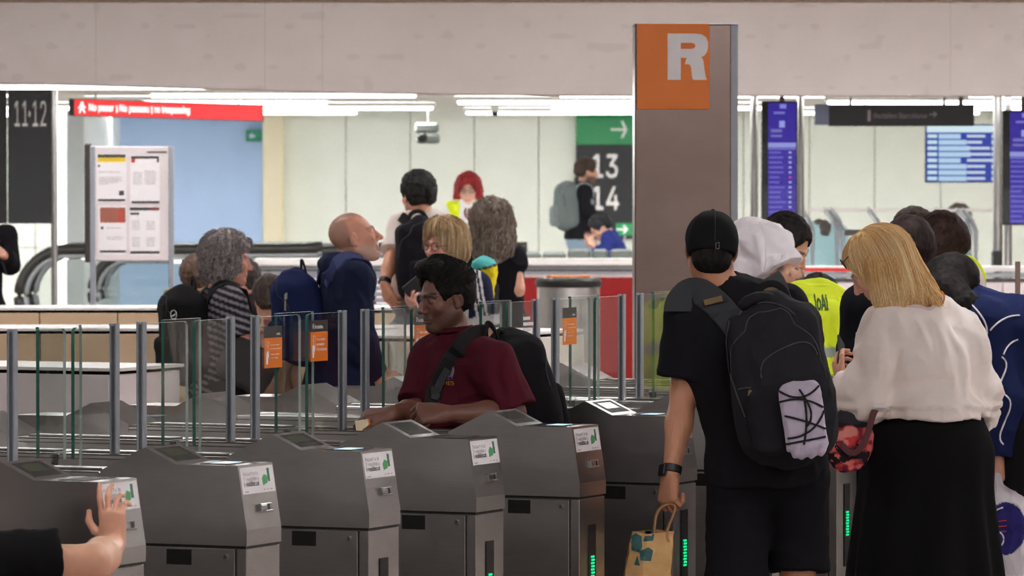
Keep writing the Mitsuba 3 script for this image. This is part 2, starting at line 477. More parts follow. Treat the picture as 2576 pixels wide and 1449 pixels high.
    if led:
        ms = []
        for q in range(9):
            for h in range(2):
                m = trimesh.creation.icosphere(subdivisions=1, radius=.0042)
                ms.append(m.apply_translation([u0 + .093 + h * .014 + (.003 if q % 2 else 0), -.003, .60 - q * .0105]))
        labels[obj('green_leds', to_uv(cat(*ms)), 'led_green', st, emission=emit((.0, 1.0, .34), .9))] = {'kind': 'stuff', 'label': 'glowing green dots'}
    return g


ords = ['nearest steel ticket gate, the one touched by a hand at the picture edge', 'second nearest steel ticket gate, beside the one touched by a hand',
        'third steel ticket gate, its reader glowing blue, left of the dark gate', 'fourth steel ticket gate, in front of the man in maroon, its reader unlit',
        'fifth steel ticket gate, with green status lights, directly left of the paper bag', 'sixth steel ticket gate, half hidden by the arm of the man in a cap',
        'seventh steel ticket gate, glimpsed between the man in a cap and his backpack', 'eighth steel ticket gate, green lights beside the floral bag',
        'ninth steel ticket gate, mostly hidden behind the blonde woman', 'tenth steel ticket gate, behind the person in the bright vest']
for k in range(1, 11):
    make_gate(k, ords[k - 1], k >= 4, k in (2, 3, 5, 6))


# glass barrier across each passage: post at either gate, two fixed sheets, one sliding sheet between
def sheet(u0, u1, v, z0, z1, rnd):
    """(pane, near edge, far edge, top edge): a single pane with edges of real thickness; rnd = 'l' or 'r': the free top corner, rounded."""
    t = .011
    r = .018
    if rnd == 'r':
        arc = [(u1 - r + r * math.sin(a), z1 - r + r * math.cos(a)) for a in np.linspace(0, math.pi / 2, 6)]
        out = [(u0, z0), (u0, z1)] + arc + [(u1, z0)]
        rim = arc + [(u1, z0)]
        rim_l = None
        top = [(u0, z1), arc[0]]
    elif rnd == 'l':
        arc = [(u0 + r - r * math.sin(a), z1 - r + r * math.cos(a)) for a in np.linspace(math.pi / 2, 0, 6)]
        out = [(u0, z0)] + arc + [(u1, z1), (u1, z0)]
        rim_l = [(u0, z0)] + arc
        rim = None
        top = [arc[-1], (u1, z1)]
    else:
        out = [(u0, z0), (u0, z1), (u1, z1), (u1, z0)]
        rim, rim_l, top = [(u1, z1), (u1, z0)], [(u0, z0), (u0, z1)], [(u0, z1), (u1, z1)]
    from shapely.geometry import Polygon
    import mapbox_earcut
    o = np.array(out)
    f = mapbox_earcut.triangulate_float64(o, np.array([len(o)], dtype=np.uint32)).reshape(-1, 3)
    pane = trimesh.Trimesh(np.c_[o[:, 0], o[:, 0] * 0 + v, o[:, 1]], f, process=False)

    def strip(line):
        if line is None:
            return None
        l = np.array(line)
        a = np.c_[l[:, 0], l[:, 0] * 0 + v - t / 2, l[:, 1]]
        b = a + [0, t, 0]
        vv = np.vstack([a, b])
        n = len(l)
        ff = []
        for i in range(n - 1):
            ff += [[i, i + 1, n + i + 1], [i, n + i + 1, n + i]]
        return trimesh.Trimesh(vv, ff, process=False)
    return pane, strip(rim_l), strip(rim), strip(top)


def sticker(o, ex, ey, out, parent, first):
    """Orange notice with the hand and ticket; o: lower left corner on the glass."""
    w, h = .128, .135

    def on(m, lift):
        return frame_mesh(m, o + out * lift, ex, ey)
    s = obj('notice', on(rect(0, w, 0, h * .72, .0005), .0005), 'print_orange', parent, label='orange notice with a hand holding up a ticket')
    obj('header', on(rect(0, w, h * .72, h, .0005), .0005), 'print_black', s)
    hand = [flat_poly([(.012, .012), (.024, .012), (.026, .03), (.033, .04), (.031, .056), (.026, .05), (.022, .056), (.017, .05), (.013, .054), (.011, .035)], .0003),
            rect(.017, .0185, .054, .083, .0003), rect(.031, .0325, .054, .083, .0003), rect(.017, .0325, .083, .0845, .0003), rect(.024, .0255, .066, .076, .0003)]
    obj('hand_symbol', on(cat(*hand), .0012), 'print_white', s)
    if first:
        lines = [('Para viajar es necesario', .078, .0042), ('validar el título de transporte', .066, .0042), ('Si viatges és necessari', .048, .0042), ('la validació del títol', .036, .0042)]
        hd = [('renfe', .086, h * .78, .008)]
    else:
        lines = [('Per a viatjar', .074, .0085), ('cal validar', .058, .0085), ('el títol de transport', .041, .0085)]
        hd = [('R', .012, h * .8, .016), ('Rodalies', .030, h * .8, .011)]
    for tx, yy, hh in lines:
        m = text(tx, hh, .0003, not first)
        mw = m.vertices[:, 0].max()
        m.apply_scale([min(1, .078 / mw), 1, 1])
        m.apply_translation([.042, yy - .006, 0])
        obj('lettering', on(m, .0012), 'print_white', s)
    for tx, xx, yy, hh in hd:
        m = text(tx, hh, .0003, True)
        m.apply_translation([xx, yy, 0])
        obj('lettering', on(m, .0012), 'print_white', s)


def wide_post(k):
    return k == 9


barrier_lab = {1: 'glass barrier nearest the picture edge, mostly out of the frame, beside the nearest gate', 2: 'clear glass barrier with no stickers, leftmost one wholly in view',
               3: 'clear glass barrier in front of the woman with the black backpack', 4: 'glass barrier bearing two orange notices, in front of the bearded man',
               5: 'glass barrier partly hidden by the man in maroon, one orange notice showing', 6: 'glass barrier behind the backpack of the man in maroon, with etched square on it',
               7: 'glass barrier with a single orange notice, in front of the steel bin', 8: 'glass barrier at the foot of the steel pillar, behind the man in a cap',
               9: 'glass barrier hidden mostly by the black backpack', 10: 'glass barrier with wide grey post beside the bright vest'}
mat('etched', (205, 205, 208), rough=0.8)
for k in range(1, 10):
    a = (k - 1) * PITCH + DU.get(k, 0) + GW
    b = k * PITCH + DU.get(k + 1, 0)
    v = .868
    g = thing('glass_barrier', barrier_lab[k], 'glass barrier', 'glass barriers between the gates')
    for u, s in ((a - .022, 1), (b + .022, -1)):
        pst = obj('post', to_uv(cat(bx(u - .012, u + .012, v - .0125, v - .0055, ZC, 1.398, .0015), bx(u - .012, u + .012, v + .0055, v + .0125, ZC, 1.398, .0015))), 'aluminium', g)
        obj('glazing_channel', to_uv(bx(u - .009, u + .009, v - .006, v + .006, ZC, 1.39)), 'groove', pst)
    w = b - a
    for (u0, u1, vv, rnd, z1, nm) in ((a, a + .5 * w, v, 'r', 1.392, 'fixed_leaf'), (a + .31 * w, a + .76 * w, v + .03, '', 1.398, 'sliding_leaf'), (a + .59 * w, b, v, 'l', 1.392, 'fixed_leaf')):
        pane, el, er, et = sheet(u0, u1, vv, ZC - .0 if nm != 'sliding_leaf' else ZC - .3, z1, rnd)
        lf = obj(nm, to_uv(pane), 'glass', g)
        for e, m_ in ((el, 'glass_edge'), (er, 'glass_edge_light'), (et, 'glass_edge_light')):
            if e is not None:
                obj('edge', to_uv(e), m_, lf)
    if wide_post(k):
        obj('side_panel', to_uv(bx(b - .10, b - .02, v + .045, v + .06, ZC, 1.41, .003)), 'seat_grey', g, label='grey metal side panel')
    if k in (4, 7):
        sticker(uv(a + .035, v - .004, 1.225), U, UP, -V, g, True)
    if k in (4, 5):
        sticker(uv(b - .225, v - .004, 1.235), U, UP, -V, g, False)
    if k == 6:
        ft = obj('etched_mark', frame_mesh(rect(0, .10, 0, .09, .0004), uv(b - .11, v - .004, 1.26), U, UP), 'clear_glass', g)
        for q in range(4):
            obj('etched_line', frame_mesh(rect(0, (.085, .07, .09, .06)[q], 0, .012, .0003), uv(b - .105, v - .006, 1.265 + .02 * q), U, UP), 'etched', ft)

# ---------------------------------------------------------------- counters behind the gates (they follow the station's grid)
def panel_run(parent, a, b, z0, z1, n, m, t=.02, gap=.006):
    """n flat panels side by side from ground point a to b, proud of the run's face on its right-hand side by t."""
    a, b = np.asarray(a, float)[:2], np.asarray(b, float)[:2]
    d = (b - a) / np.linalg.norm(b - a)
    L = np.linalg.norm(b - a)
    nrm = np.array([d[1], -d[0]])
    for i in range(n):
        p = bx(i * L / n + gap / 2, (i + 1) * L / n - gap / 2, 0, t, z0, z1, .003)
        v = p.vertices
        p.vertices = np.c_[a[0] + v[:, 0] * d[0] + v[:, 1] * nrm[0], a[1] + v[:, 0] * d[1] + v[:, 1] * nrm[1], v[:, 2]]
        obj('panel', p, m, parent)


def slab(corners, z0, z1):
    return prism([tuple(c[:2]) for c in corners], z0, z1, 2)


def counter(label, corners, zt, faces, m_panel, n, rails=()):
    """A waist-high counter with stone top over a black shadow line; corners: footprint (counterclockwise); faces: indices of the edges that carry panels."""
    t = thing('counter', label, 'counter')
    c = np.array([p[:2] for p in corners])
    mid = c.mean(0)
    ins = mid + (c - mid) * .985
    obj('core', slab(ins, 0, zt - .028), 'black_plastic', t)
    obj('worktop', slab(c, zt - .014, zt), 'stone_top', t)
    for i, k in zip(faces, n):
        panel_run(t, ins[i], ins[(i + 1) % len(c)], 0.08, zt - .029, k, m_panel)
    return t


def uvc(px, Y):
    return np.array([X(px, Y), Y, 0])


c0 = uvc(297, 22.8)
counter('low white counter with black shadow line behind the nearest glass barriers, its corner in view', [c0 + V * 5, c0, c0 + U * .62, c0 + U * .62 + V * 5], .985, (0, 1), 'stone_pink', (6, 1))
for i, (y, z, lb) in enumerate(((28.0, 1.0, 'beige stone counter, lower of two tiers running behind the gates on the left'), (31.0, 1.03, 'beige stone counter on the rear tier below the notice board'))):
    a, b = uvc(-700, y), uvc(1095, y)
    counter(lb, [a, b, b + [0, .7, 0], a + [0, .7, 0]], z, (0, 1), 'stone_beige', (9, 1))
c1 = uvc(1180, 26.0)
e1 = c1 + U * 1.45
counter('cream counter with white top in front of the steel bin', [c1, e1, e1 + V * .9, c1 + V * .9], 1.02, (0, 3), 'panel_cream', (4, 2))

# long parapet beside the red panel: white glowing ledge over metal band
pp = struct('parapet')
y = 40.0
obj('ledge', bx(X(640, y), X(1596, y), y - .12, y + .25, Z(668, y), Z(650, y), .01), 'stone_top', pp)
obj('metal_band', bx(X(640, y), X(1596, y), y - .02, y + .15, Z(690, y), Z(668, y)), 'aluminium', pp)
obj('band_groove', bx(X(640, y), X(1596, y), y - .03, y + .1, Z(682, y), Z(678, y)), 'steel_dark', pp)
obj('plinth', bx(X(640, y), X(1596, y), y, y + .12, 0, Z(700, y)), 'stone_pink', pp)
obj('fascia', bx(X(640, y), X(1596, y), y - .01, y + .12, Z(700, y), Z(690, y)), 'stone_pink', pp)
for a, b in ((1290, 1392), (1392, 1500), (1500, 1600)):
    obj('panel', bx(X(a, y) + .004, X(b, y) - .004, y - .03, y, 0.1, Z(698, y), .003), 'red_panel', pp, label='dark red panel')
# grey louvred bench back between the people
lv = thing('louvred_bench', 'grey metal bench back of horizontal slats behind the bearded man', 'bench')
y = 37.0
for k in range(7):
    yy = 690 + k * 15
    obj('slat', bx(X(636, y), X(1036, y), y - .02, y + .02, Z(yy + 10, y), Z(yy, y), .006), 'louvre', lv)
for px in (645, 760, 940, 1030):
    obj('upright', bx(X(px, y) - .015, X(px, y) + .015, y + .02, y + .05, 0, Z(690, y)), 'steel_dark', lv)
obj('seat', bx(X(636, y), X(1036, y), y - .4, y + .02, .42, .46, .01), 'louvre', lv)
for px in (650, 1020):
    obj('leg', bx(X(px, y) - .02, X(px, y) + .02, y - .35, y - .3, 0, .42), 'steel_dark', lv)

# steel litter bin with black collar and orange rings
y = 38.0
bc = uvc(1430, y)
r = X(1512, y) - X(1430, y)
bn = thing('litter_bin', 'round steel litter bin with black collar and orange rings in front of the red panels', 'litter bin')
zt = Z(722, y)
obj('body', lathe([(0, 0), (r * .96, 0), (r * .96, zt), (0, zt)]).apply_translation(bc), 'steel', bn, smooth=40)
obj('collar', lathe([(r * .5, zt), (r * .98, zt), (r * 1.03, zt + .015), (r * 1.03, zt + .045), (r * .95, zt + .065), (r * .5, zt + .06)]).apply_translation(bc), 'black_plastic', bn, smooth=40)
obj('lid', lathe([(0, zt + .05), (r * .8, zt + .05), (r * .74, zt + .075), (0, zt + .085)]).apply_translation(bc), 'steel', bn, smooth=40)
for q in (-.42, .0, .42):
    a = np.linspace(0, 2 * math.pi, 21)
    obj('ring', tube(np.c_[bc[0] + q * r + .055 * np.cos(a), bc[1] - .06 + .07 * np.sin(a), a * 0 + zt + .08], .009, 6), 'print_orange', bn, smooth=True, label='orange ring round an opening')

# row of grey seats behind the ledge
for i, (a, b) in enumerate(((1312, 1362), (1365, 1424), (1428, 1486), (1490, 1530), (1534, 1592))):
    y = 47.0
    lab = ['grey seat back, leftmost of the row behind the white ledge', 'grey seat back, second from left behind the white ledge', 'grey seat back below the man with the grey backpack',
           'grey seat back beside the stooping man in blue', 'grey seat back next to the steel pillar'][i]
    s = thing('waiting_seat', lab, 'seat', 'grey seats behind the white ledge')
    obj('backrest', bx(X(a, y), X(b, y), y, y + .06, .5, Z(626 if i > 1 else 634, y), .025), 'seat_grey', s)
    obj('seat', bx(X(a, y), X(b, y), y + .05, y + .48, .52, .57, .02), 'seat_grey', s)
    obj('leg', cyl(X((a + b) / 2, y), y + .25, .16, .52, .025), 'steel', s)

# ---------------------------------------------------------------- pillar with the orange R
y = 24.0
tp = thing('sign_pillar', 'tall brushed steel sign pillar bearing an orange square with a white R', 'sign pillar')
x0, x1 = X(1597, y), X(1838, y)
zt = Z(60, y)
obj('shaft', bx(x0, x1, y, y + .5, 0, zt - .004, .004), 'pillar_steel', tp)
obj('side_trim', bx(x1 - .003, x1 + .034, y + .012, y + .488, 0, zt - .002, .004), 'aluminium', tp)
obj('cap', bx(x0 - .003, x1 + .036, y - .003, y + .503, zt - .004, zt + .003), 'steel', tp)
sg = obj('sign_face', bx(x0 + .008, X(1784, y), y - .012, y, Z(275, y), Z(60, y), .001), 'print_orange', tp, label='orange square with a white capital R')
obj('sign_edge', bx(x0 + .002, x0 + .008, y - .013, y, Z(275, y), Z(60, y)), 'print_black', tp)
from shapely.geometry import Polygon as Pg
bowl = Pg([(.30, 1), (.66, 1), (.80, .985), (.90, .93), (.955, .83), (.96, .72), (.93, .60), (.86, .52), (.74, .475), (.30, .475)])
hole = Pg([(.30, .80), (.56, .80), (.63, .785), (.66, .735), (.63, .685), (.56, .67), (.30, .67)])
leg = Pg([(.46, .50), (.78, .50), (.83, .455), (.855, .38), (.875, .20), (.90, .07), (.93, 0), (.60, 0), (.575, .07), (.56, .22), (.545, .30), (.50, .335), (.40, .34)])
m = trimesh.creation.extrude_polygon(Pg([(0, 0), (.31, 0), (.31, 1), (0, 1)]).union(bowl.difference(hole)).union(leg).buffer(.001), 1.0, engine='earcut')
m.apply_scale([1 / m.vertices[:, 0].max(), 1 / m.vertices[:, 1].max(), 1])
m.apply_scale([X(1781, y) - X(1679, y), Z(85, y) - Z(201, y), .003])
obj('letter', frame_mesh(m, [X(1679, y), y - .0125, Z(201, y)], [1, 0, 0], [0, 0, 1]), 'print_white', sg)

# ---------------------------------------------------------------- signs
def lettering(s, px0, px1, py, h_px, Y, m, parent, bold=False, name='lettering', lift=.003, emission=None, skew=0.0):
    w = X(px1, Y) - X(px0, Y)
    t = text(s, h_px * Y / FPX, .002, bold, width=w)
    return obj(name, frame_mesh(t, [X(px0, Y), Y - lift, Z(py, Y)], [1, 0, skew], [0, 0, 1]), m, parent, emission=emission)


mat('glow_red', (255, 40, 40), rough=0.5)
mat('glow_white', (255, 255, 255), rough=0.5)
mat('glow_blue', (80, 80, 255), rough=0.5)
# platform sign 11·12
y = 42.0
t = thing('platform_sign', 'tall dark grey platform sign reading 11·12 at the far left', 'sign')
obj('board', bx(X(20, y), X(128, y), y, y + .08, Z(562, y), CEIL - .02, .006), 'sign_dark', t)
obj('side_strip', bx(X(-10, y), X(16, y), y + .02, y + .07, Z(562, y), CEIL - .02), 'black_plastic', t)
for s, a, b in (('11', 34, 71), ('12', 79, 117)):
    lettering(s, a, b, 318, 64, y, 'print_white', t, name='numeral')
obj('numeral_dot', bx(X(73, y), X(77, y), y - .003, y, Z(294, y), Z(280, y)), 'print_white', t)
for py in (278, 398):
    obj('bracket', bx(X(126, y), X(134, y), y + .01, y + .04, Z(py + 5, y), Z(py - 5, y)), 'steel_bright', t)

# lit red sign
y = 45.0
t = thing('no_entry_sign', 'long glowing red sign reading No pasar hung above the bluish passage', 'sign')
sk = -(Z(250, y) - Z(264, y)) / (X(660, y) - X(188, y))


def skewed(px0, px1, py0, py1, dy0, dy1):
    m = bx(X(px0, y), X(px1, y), y + dy0, y + dy1, Z(py1, y), Z(py0, y))
    m.vertices[:, 2] += sk * (m.vertices[:, 0] - X(188, y))
    return m


obj('housing', skewed(174, 662, 249, 291, .005, .1), 'black_plastic', t)
obj('face', skewed(188, 660, 251, 289, 0, .006), 'glow_red', t, emission=emit((1.0, .035, .045), .85, .3))
for s, a, b in (('No pasar', 223, 287), ('No passeu', 300, 375), ('no trespassing', 388, 478)):
    lettering(s, a, b, 277 + (a - 188) * .03, 17, y, 'glow_white', t, True, emission=emit((1, .93, .93), 1.5), skew=sk)
for a in (293, 381):
    obj('bar', bx(X(a, y), X(a + 3, y), y - .004, y, Z(281 + (a - 188) * .03, y), Z(262 + (a - 188) * .03, y)), 'glow_white', t, emission=emit((1, .93, .93), 1.2))
wk = [cyl(0, 0, 0, .004, .012, 12).apply_translation([0, .075, 0]), flat_poly([(-.012, .03), (.012, .03), (.014, .062), (-.014, .062)], .004), flat_poly([(-.012, .03), (-.028, -.012), (-.016, -.012), (.002, .03)], .004),
      flat_poly([(.0, .03), (.02, -.012), (.03, -.012), (.012, .032)], .004), flat_poly([(-.014, .06), (-.034, .03), (-.028, .024), (-.01, .048)], .004), flat_poly([(.012, .06), (.034, .036), (.03, .028), (.008, .046)], .004)]
obj('walking_figure', frame_mesh(cat(*wk), [X(207, y), y - .004, Z(281, y)], [1, 0, 0], [0, 0, 1]), 'glow_white', t, emission=emit((1, .93, .93), 1.5))
for px in (240, 600):
    obj('hanger', bx(X(px, y) - .008, X(px, y) + .008, y + .04, y + .06, Z(252 + (px - 188) * .03, y), CEIL - .02), 'steel', t)

# green exit signs
y = 67.9
t = thing('exit_sign', 'small green exit sign with white arrow on the bluish passage wall', 'sign')
obj('plate', bx(X(619, y), X(672, y), y, y + .05, Z(356, y), Z(327, y)), 'sign_green', t)
arrow = [(-.5, 0), (0, .42), (0, .14), (.5, .14), (.5, -.14), (0, -.14), (0, -.42)]
obj('arrow', frame_mesh(flat_poly([(a * .09, b * .12) for a, b in arrow], .002), [X(634, y), y - .002, Z(342, y)], [1, 0, 0], [0, 0, 1]), 'print_white', t)

y = 59.9
t = thing('platform_sign', 'tall sign with green arrow panel and white 13 and 14 beside the steel pillar', 'sign')
obj('board', bx(X(1450, y), X(1592, y), y, y + .08, Z(600, y), Z(364, y), .004), 'sign_dark', t)
obj('arrow_panel', bx(X(1450, y), X(1592, y), y, y + .08, Z(364, y), Z(287, y), .004), 'sign_green', t, label='green panel with white arrow')
sk_ = Z(322, y) - Z(330, y)
ar = cat(flat_poly([(-.095, -.014), (.06, -.014), (.06, .014), (-.095, .014)], .003), flat_poly([(.02, .1), (.048, .1), (.1, 0), (.048, -.1), (.02, -.1), (.065, 0)], .003))
obj('arrow', frame_mesh(ar, [X(1557, y), y - .003, Z(326, y)], [1, 0, 0], [0, 0, 1]), 'print_white', t)
lettering('13', 1483, 1555, 446, 57, y, 'print_white', t, True, 'numeral')
lettering('14', 1483, 1558, 527, 57, y, 'print_white', t, True, 'numeral')
y = 58.0
t = thing('exit_sign', 'small green sign with white arrow low beside the steel pillar', 'sign')
obj('plate', bx(X(1549, y), X(1598, y), y, y + .05, Z(593, y), Z(561, y)), 'sign_green', t)
obj('post', bx(X(1570, y), X(1574, y), y + .01, y + .04, .16, Z(593, y)), 'steel', t)
obj('arrow', frame_mesh(flat_poly([(-.07, -.012), (.02, -.012), (0, -.05), (.02, -.05), (.07, 0), (.02, .05), (0, .05), (.02, .012), (-.07, .012)], .002), [X(1566, y), y - .002, Z(577, y)], [1, 0, 0], [0, 0, 1]), 'print_white', t)

# speaker box and dome camera under the far ceiling
y = 52.0
t = thing('ceiling_loudspeaker', 'grey loudspeaker cluster hanging from the far ceiling', 'loudspeaker')
obj('box', bx(X(1043, y), X(1103, y), y, y + .22, Z(334, y), Z(309, y), .02), 'seat_grey', t)
obj('box', bx(X(1047, y), X(1106, y), y, y + .22, Z(361, y), Z(337, y), .02), 'seat_grey', t)
obj('cone', frame_mesh(lathe([(0, 0), (.05, .0), (.03, .03), (0, .03)], 20), [X(1062, y), y, Z(346, y)], [1, 0, 0], [0, 0, 1]), 'black_plastic', t, smooth=30)
obj('hanger', cyl(X(1077, y), y + .1, Z(312, y), CEIL - .02, .012), 'steel', t)
t = thing('dome_camera', 'small dark dome camera under the far ceiling left of the green arrow sign', 'camera')
obj('base', cyl(X(1245, y), y, Z(282, y), CEIL - .02, .045), 'white_paint', t, smooth=40)
m = trimesh.creation.icosphere(subdivisions=2, radius=.036)
obj('dome', m.apply_translation([X(1245, y), y, Z(283, y)]), 'black_plastic', t, smooth=True)

# ---------------------------------------------------------------- notice board on two legs
y = 33.0
t = thing('notice_board', 'freestanding notice board with four printed sheets in front of the escalator', 'notice board')
bx0, bx1 = X(226, y), X(434, y)
obj('panel', bx(bx0, bx1, y, y + .05, Z(657, y), Z(368, y), .006), 'stone_pink', t)
obj('side_box', bx(bx0 - .035, bx0 + .004, y + .03, y + .16, Z(660, y), Z(362, y), .006), 'steel_dark', t)
for a, b in ((226, 240), (424, 437)):
    obj('leg', bx(X(a, y), X(b, y), y - .008, y + .04, 0, Z(368, y), .004), 'aluminium', t)
obj('lower_glass', trimesh.Trimesh([[X(240, y), y + .02, Z(790, y)], [X(424, y), y + .02, Z(790, y)], [X(424, y), y + .02, Z(660, y)], [X(240, y), y + .02, Z(660, y)]], [[0, 1, 2], [0, 2, 3]], process=False), 'clear_glass', t)
obj('foot_rail', bx(bx0 - .05, bx1 + .05, y - .02, y + .06, 0, .05), 'steel', t)


def sheet_on(px0, px1, py0, py1, items):
    s = obj('poster', bx(X(px0, y), X(px1, y), y - .003, y - .001, Z(py1, y), Z(py0, y)), 'print_white', t)
    for nm, m_, a, b, c, d in items:
        obj(nm, bx(X(a, y), X(b, y), y - .005, y - .0035, Z(d, y), Z(c, y)), m_, s)


tx = lambda x0, x1, rows: [('text_line', 'print_grey', x0, x0 + (x1 - x0) * f, r, r + 1.3) for r, f in rows]
sheet_on(243, 318, 388, 508, [('header', 'print_black', 246, 316, 389, 396), ('yellow_band', 'print_yellow', 246, 316, 396, 408), ('footer', 'print_black', 247, 315, 501, 506), ('seal', 'print_dark', 300, 312, 480, 491), ('dot', 'print_dark', 247, 252, 415, 420)] + tx(249, 308, [(432, .9), (446, 1), (450, .95), (454, 1), (458, .8), (462, .4)]))
sheet_on(328, 402, 390, 510, [('header', 'print_black', 330, 400, 393, 399), ('mark', 'print_red', 331, 340, 399, 409), ('corner_mark', 'print_dark', 395, 400, 399, 408), ('footer', 'print_dark', 331, 401, 506, 511)] + tx(335, 358, [(r, 1) for r in range(434, 466, 4)]) + tx(364, 392, [(r, 1) for r in range(430, 464, 4)]))
sheet_on(247, 318, 518, 640, [('picture', 'print_brown', 252, 316, 522, 560), ('picture_shape', 'print_red', 296, 312, 530, 560), ('footer', 'print_black', 251, 316, 630, 635), ('dot', 'print_dark', 254, 260, 570, 577)] + tx(268, 312, [(573, .8), (596, 1), (601, .9)]))
sheet_on(326, 402, 520, 642, [('header', 'print_black', 327, 401, 522, 529), ('red_mark', 'print_red', 378, 400, 522, 528), ('title', 'print_dark', 328, 350, 535, 540), ('footer', 'print_dark', 328, 401, 632, 638)] + tx(332, 352, [(r, 1) for r in (556, 561, 566, 571, 576, 598, 603, 608, 613, 618)]) + tx(368, 390, [(r, 1) for r in (556, 561, 566, 571, 576, 598, 603, 608, 613, 618)]))
obj('board_title', bx(X(370, y), X(420, y), y - .003, y - .001, Z(385, y), Z(381, y)), 'print_dark', t)

# ---------------------------------------------------------------- escalators: balustrades of glass under black handrails
def escalator(label, Y, px_l, r_px, top_py, px_r, bend, light):
    t = thing('escalator', label, 'escalator')
    r = r_px * Y / FPX
    zt = Z(top_py, Y)
    cx = X(px_l, Y) + r
    arc = [(cx - r * math.sin(a), zt - r + r * math.cos(a)) for a in np.linspace(math.radians(105), 0, 16)]
    xr = X(px_r, Y)
    line = arc + [(cx + (xr - cx) * f, zt + bend * max(0, f - .35) ** 1.5) for f in np.linspace(.08, 1, 16)]
    for side in (0, 1):
        yy = Y + side * .95
        path = np.array([(a, yy, b) for a, b in line])
        obj('handrail', tube(path, 1, 12, flat=(.085, .055), up=(0, 1, 0)) if False else tube(path, .05, 10), 'rubber', t, smooth=True)
        inner = path + 0
        inner[:, 2] -= .055 * np.r_[np.cos(np.linspace(math.radians(105), 0, 16)), np.ones(16)]
        inner[:16, 0] += .055 * np.sin(np.linspace(math.radians(105), 0, 16))
        obj('guide_rail', tube(inner, .03, 8), 'aluminium', t, smooth=True)
        o = [(a, b) for a, b in zip(inner[:, 0], inner[:, 2])]
        n = len(o)
        vv = np.array([(a, yy, b) for a, b in o] + [(a, yy, .3) for a, b in o])
        ff = [[i, i + 1, n + i + 1] for i in range(n - 1)] + [[i, n + i + 1, n + i] for i in range(n - 1)]
        obj('glass_panel', trimesh.Trimesh(vv, ff, process=False), 'clear_glass', t)
        obj('skirt', bx(cx - r, xr, yy - .06, yy + .06, .16, .34, .01), 'steel', t)
        for a, b, c in light:
            if side == 0:
                obj('light_strip', bx(X(a, Y), X(b, Y), yy - .02, yy + .01, Z(c + 7, Y), Z(c, Y)), 'glow_white', t, emission=emit((1, 1, .93), 1.6))
    obj('step_band', bx(cx, xr, Y + .1, Y + .85, .16, .22), 'steel_dark', t)
    return t


escalator('escalator with black handrail looping round beside the platform sign at the far left', 46.0, 48, 120, 628, 800, .02, ((160, 172, 646), (205, 228, 646), (430, 495, 655), (888, 958, 655)))
escalator('second escalator behind, its black handrail rising behind the bearded man', 50.0, 232, 95, 640, 1020, .14, ((674, 782, 655),))
escalator('third escalator whose dark handrail ends behind the long-haired woman in black', 53.0, 560, 90, 628, 1326, .03, ())

# ---------------------------------------------------------------- right side: screens, hanging sign, desk and booth
def screen(label, px0, px1, py0, py1, Y, fr, paint_fn, frame_l=0):
    t = thing('departure_screen', label, 'screen')
    obj('casing', bx(X(px0 - frame_l - fr, Y), X(px1 + fr, Y), Y + .006, Y + .09, Z(py1 + fr, Y), Z(py0 - fr, Y), .006), 'black_plastic', t)
    d = obj('display', bx(X(px0, Y), X(px1, Y), Y, Y + .006, Z(py1, Y), Z(py0, Y)), 'glow_dark', t, emission=paint_fn[0])
    runs = {}
    for nm, c, k, a, b, p, q in paint_fn[1]:
        runs.setdefault((nm, c, k), []).append(bx(X(a, Y), X(b, Y), Y - .003, Y, Z(q, Y), Z(p, Y)))
    for (nm, c, k), ms in runs.items():
        obj(nm, cat(*ms), 'glow_dark', d, emission=emit(c, k * .72))
    obj('hanger', bx(X((px0 + px1) / 2 - 6, Y), X((px0 + px1) / 2 + 6, Y), Y + .03, Y + .07, Z(py0, Y), CEIL - .02 if Y > BY + .7 else 3.6), 'steel_dark', t)
    return t


def board_rows(x0, x1, y0, y1, seed):
    rg = random.Random(seed)
    it = [('clock', (.35, .35, 1.0), .9, x0 + .42 * (x1 - x0), x0 + .65 * (x1 - x0), y0 + 3, y0 + 14), ('emblem', (.4, .45, 1.0), 1.0, x0 + .4 * (x1 - x0), x0 + .6 * (x1 - x0), y0 + 45, y0 + 62),
          ('title_line', (.3, .28, .9), .8, x0 + .2 * (x1 - x0), x0 + .6 * (x1 - x0), y0 + 22, y0 + 28), ('title_line', (.3, .28, .9), .7, x0 + .1 * (x1 - x0), x0 + .5 * (x1 - x0), y0 + 66, y0 + 74),
          ('title_line', (.3, .28, .9), .7, x0 + .1 * (x1 - x0), x0 + .5 * (x1 - x0), y0 + 80, y0 + 86), ('band', (.42, .45, 1.0), .9, x0, x1, y0 + 100, y0 + 112), ('band', (.3, .32, .95), .8, x0, x1, y0 + 114, y0 + 117)]
    yy = y0 + 122
    while yy < y1 - 6:
        w = x1 - x0
        it.append(('row_text', (.2, .17, .85), .8, x0 + .03 * w, x0 + (.4 + .25 * rg.random()) * w, yy, yy + 5))
        it.append(('row_mark', (.6, .6, 1.0), .9, x0 + .74 * w, x0 + .84 * w, yy, yy + 5) if abs(yy - y0 - 180) > 5 else ('row_mark', (.9, .1, .5), .8, x0 + .74 * w, x0 + .84 * w, yy, yy + 5))
        yy += 12.5
    return it


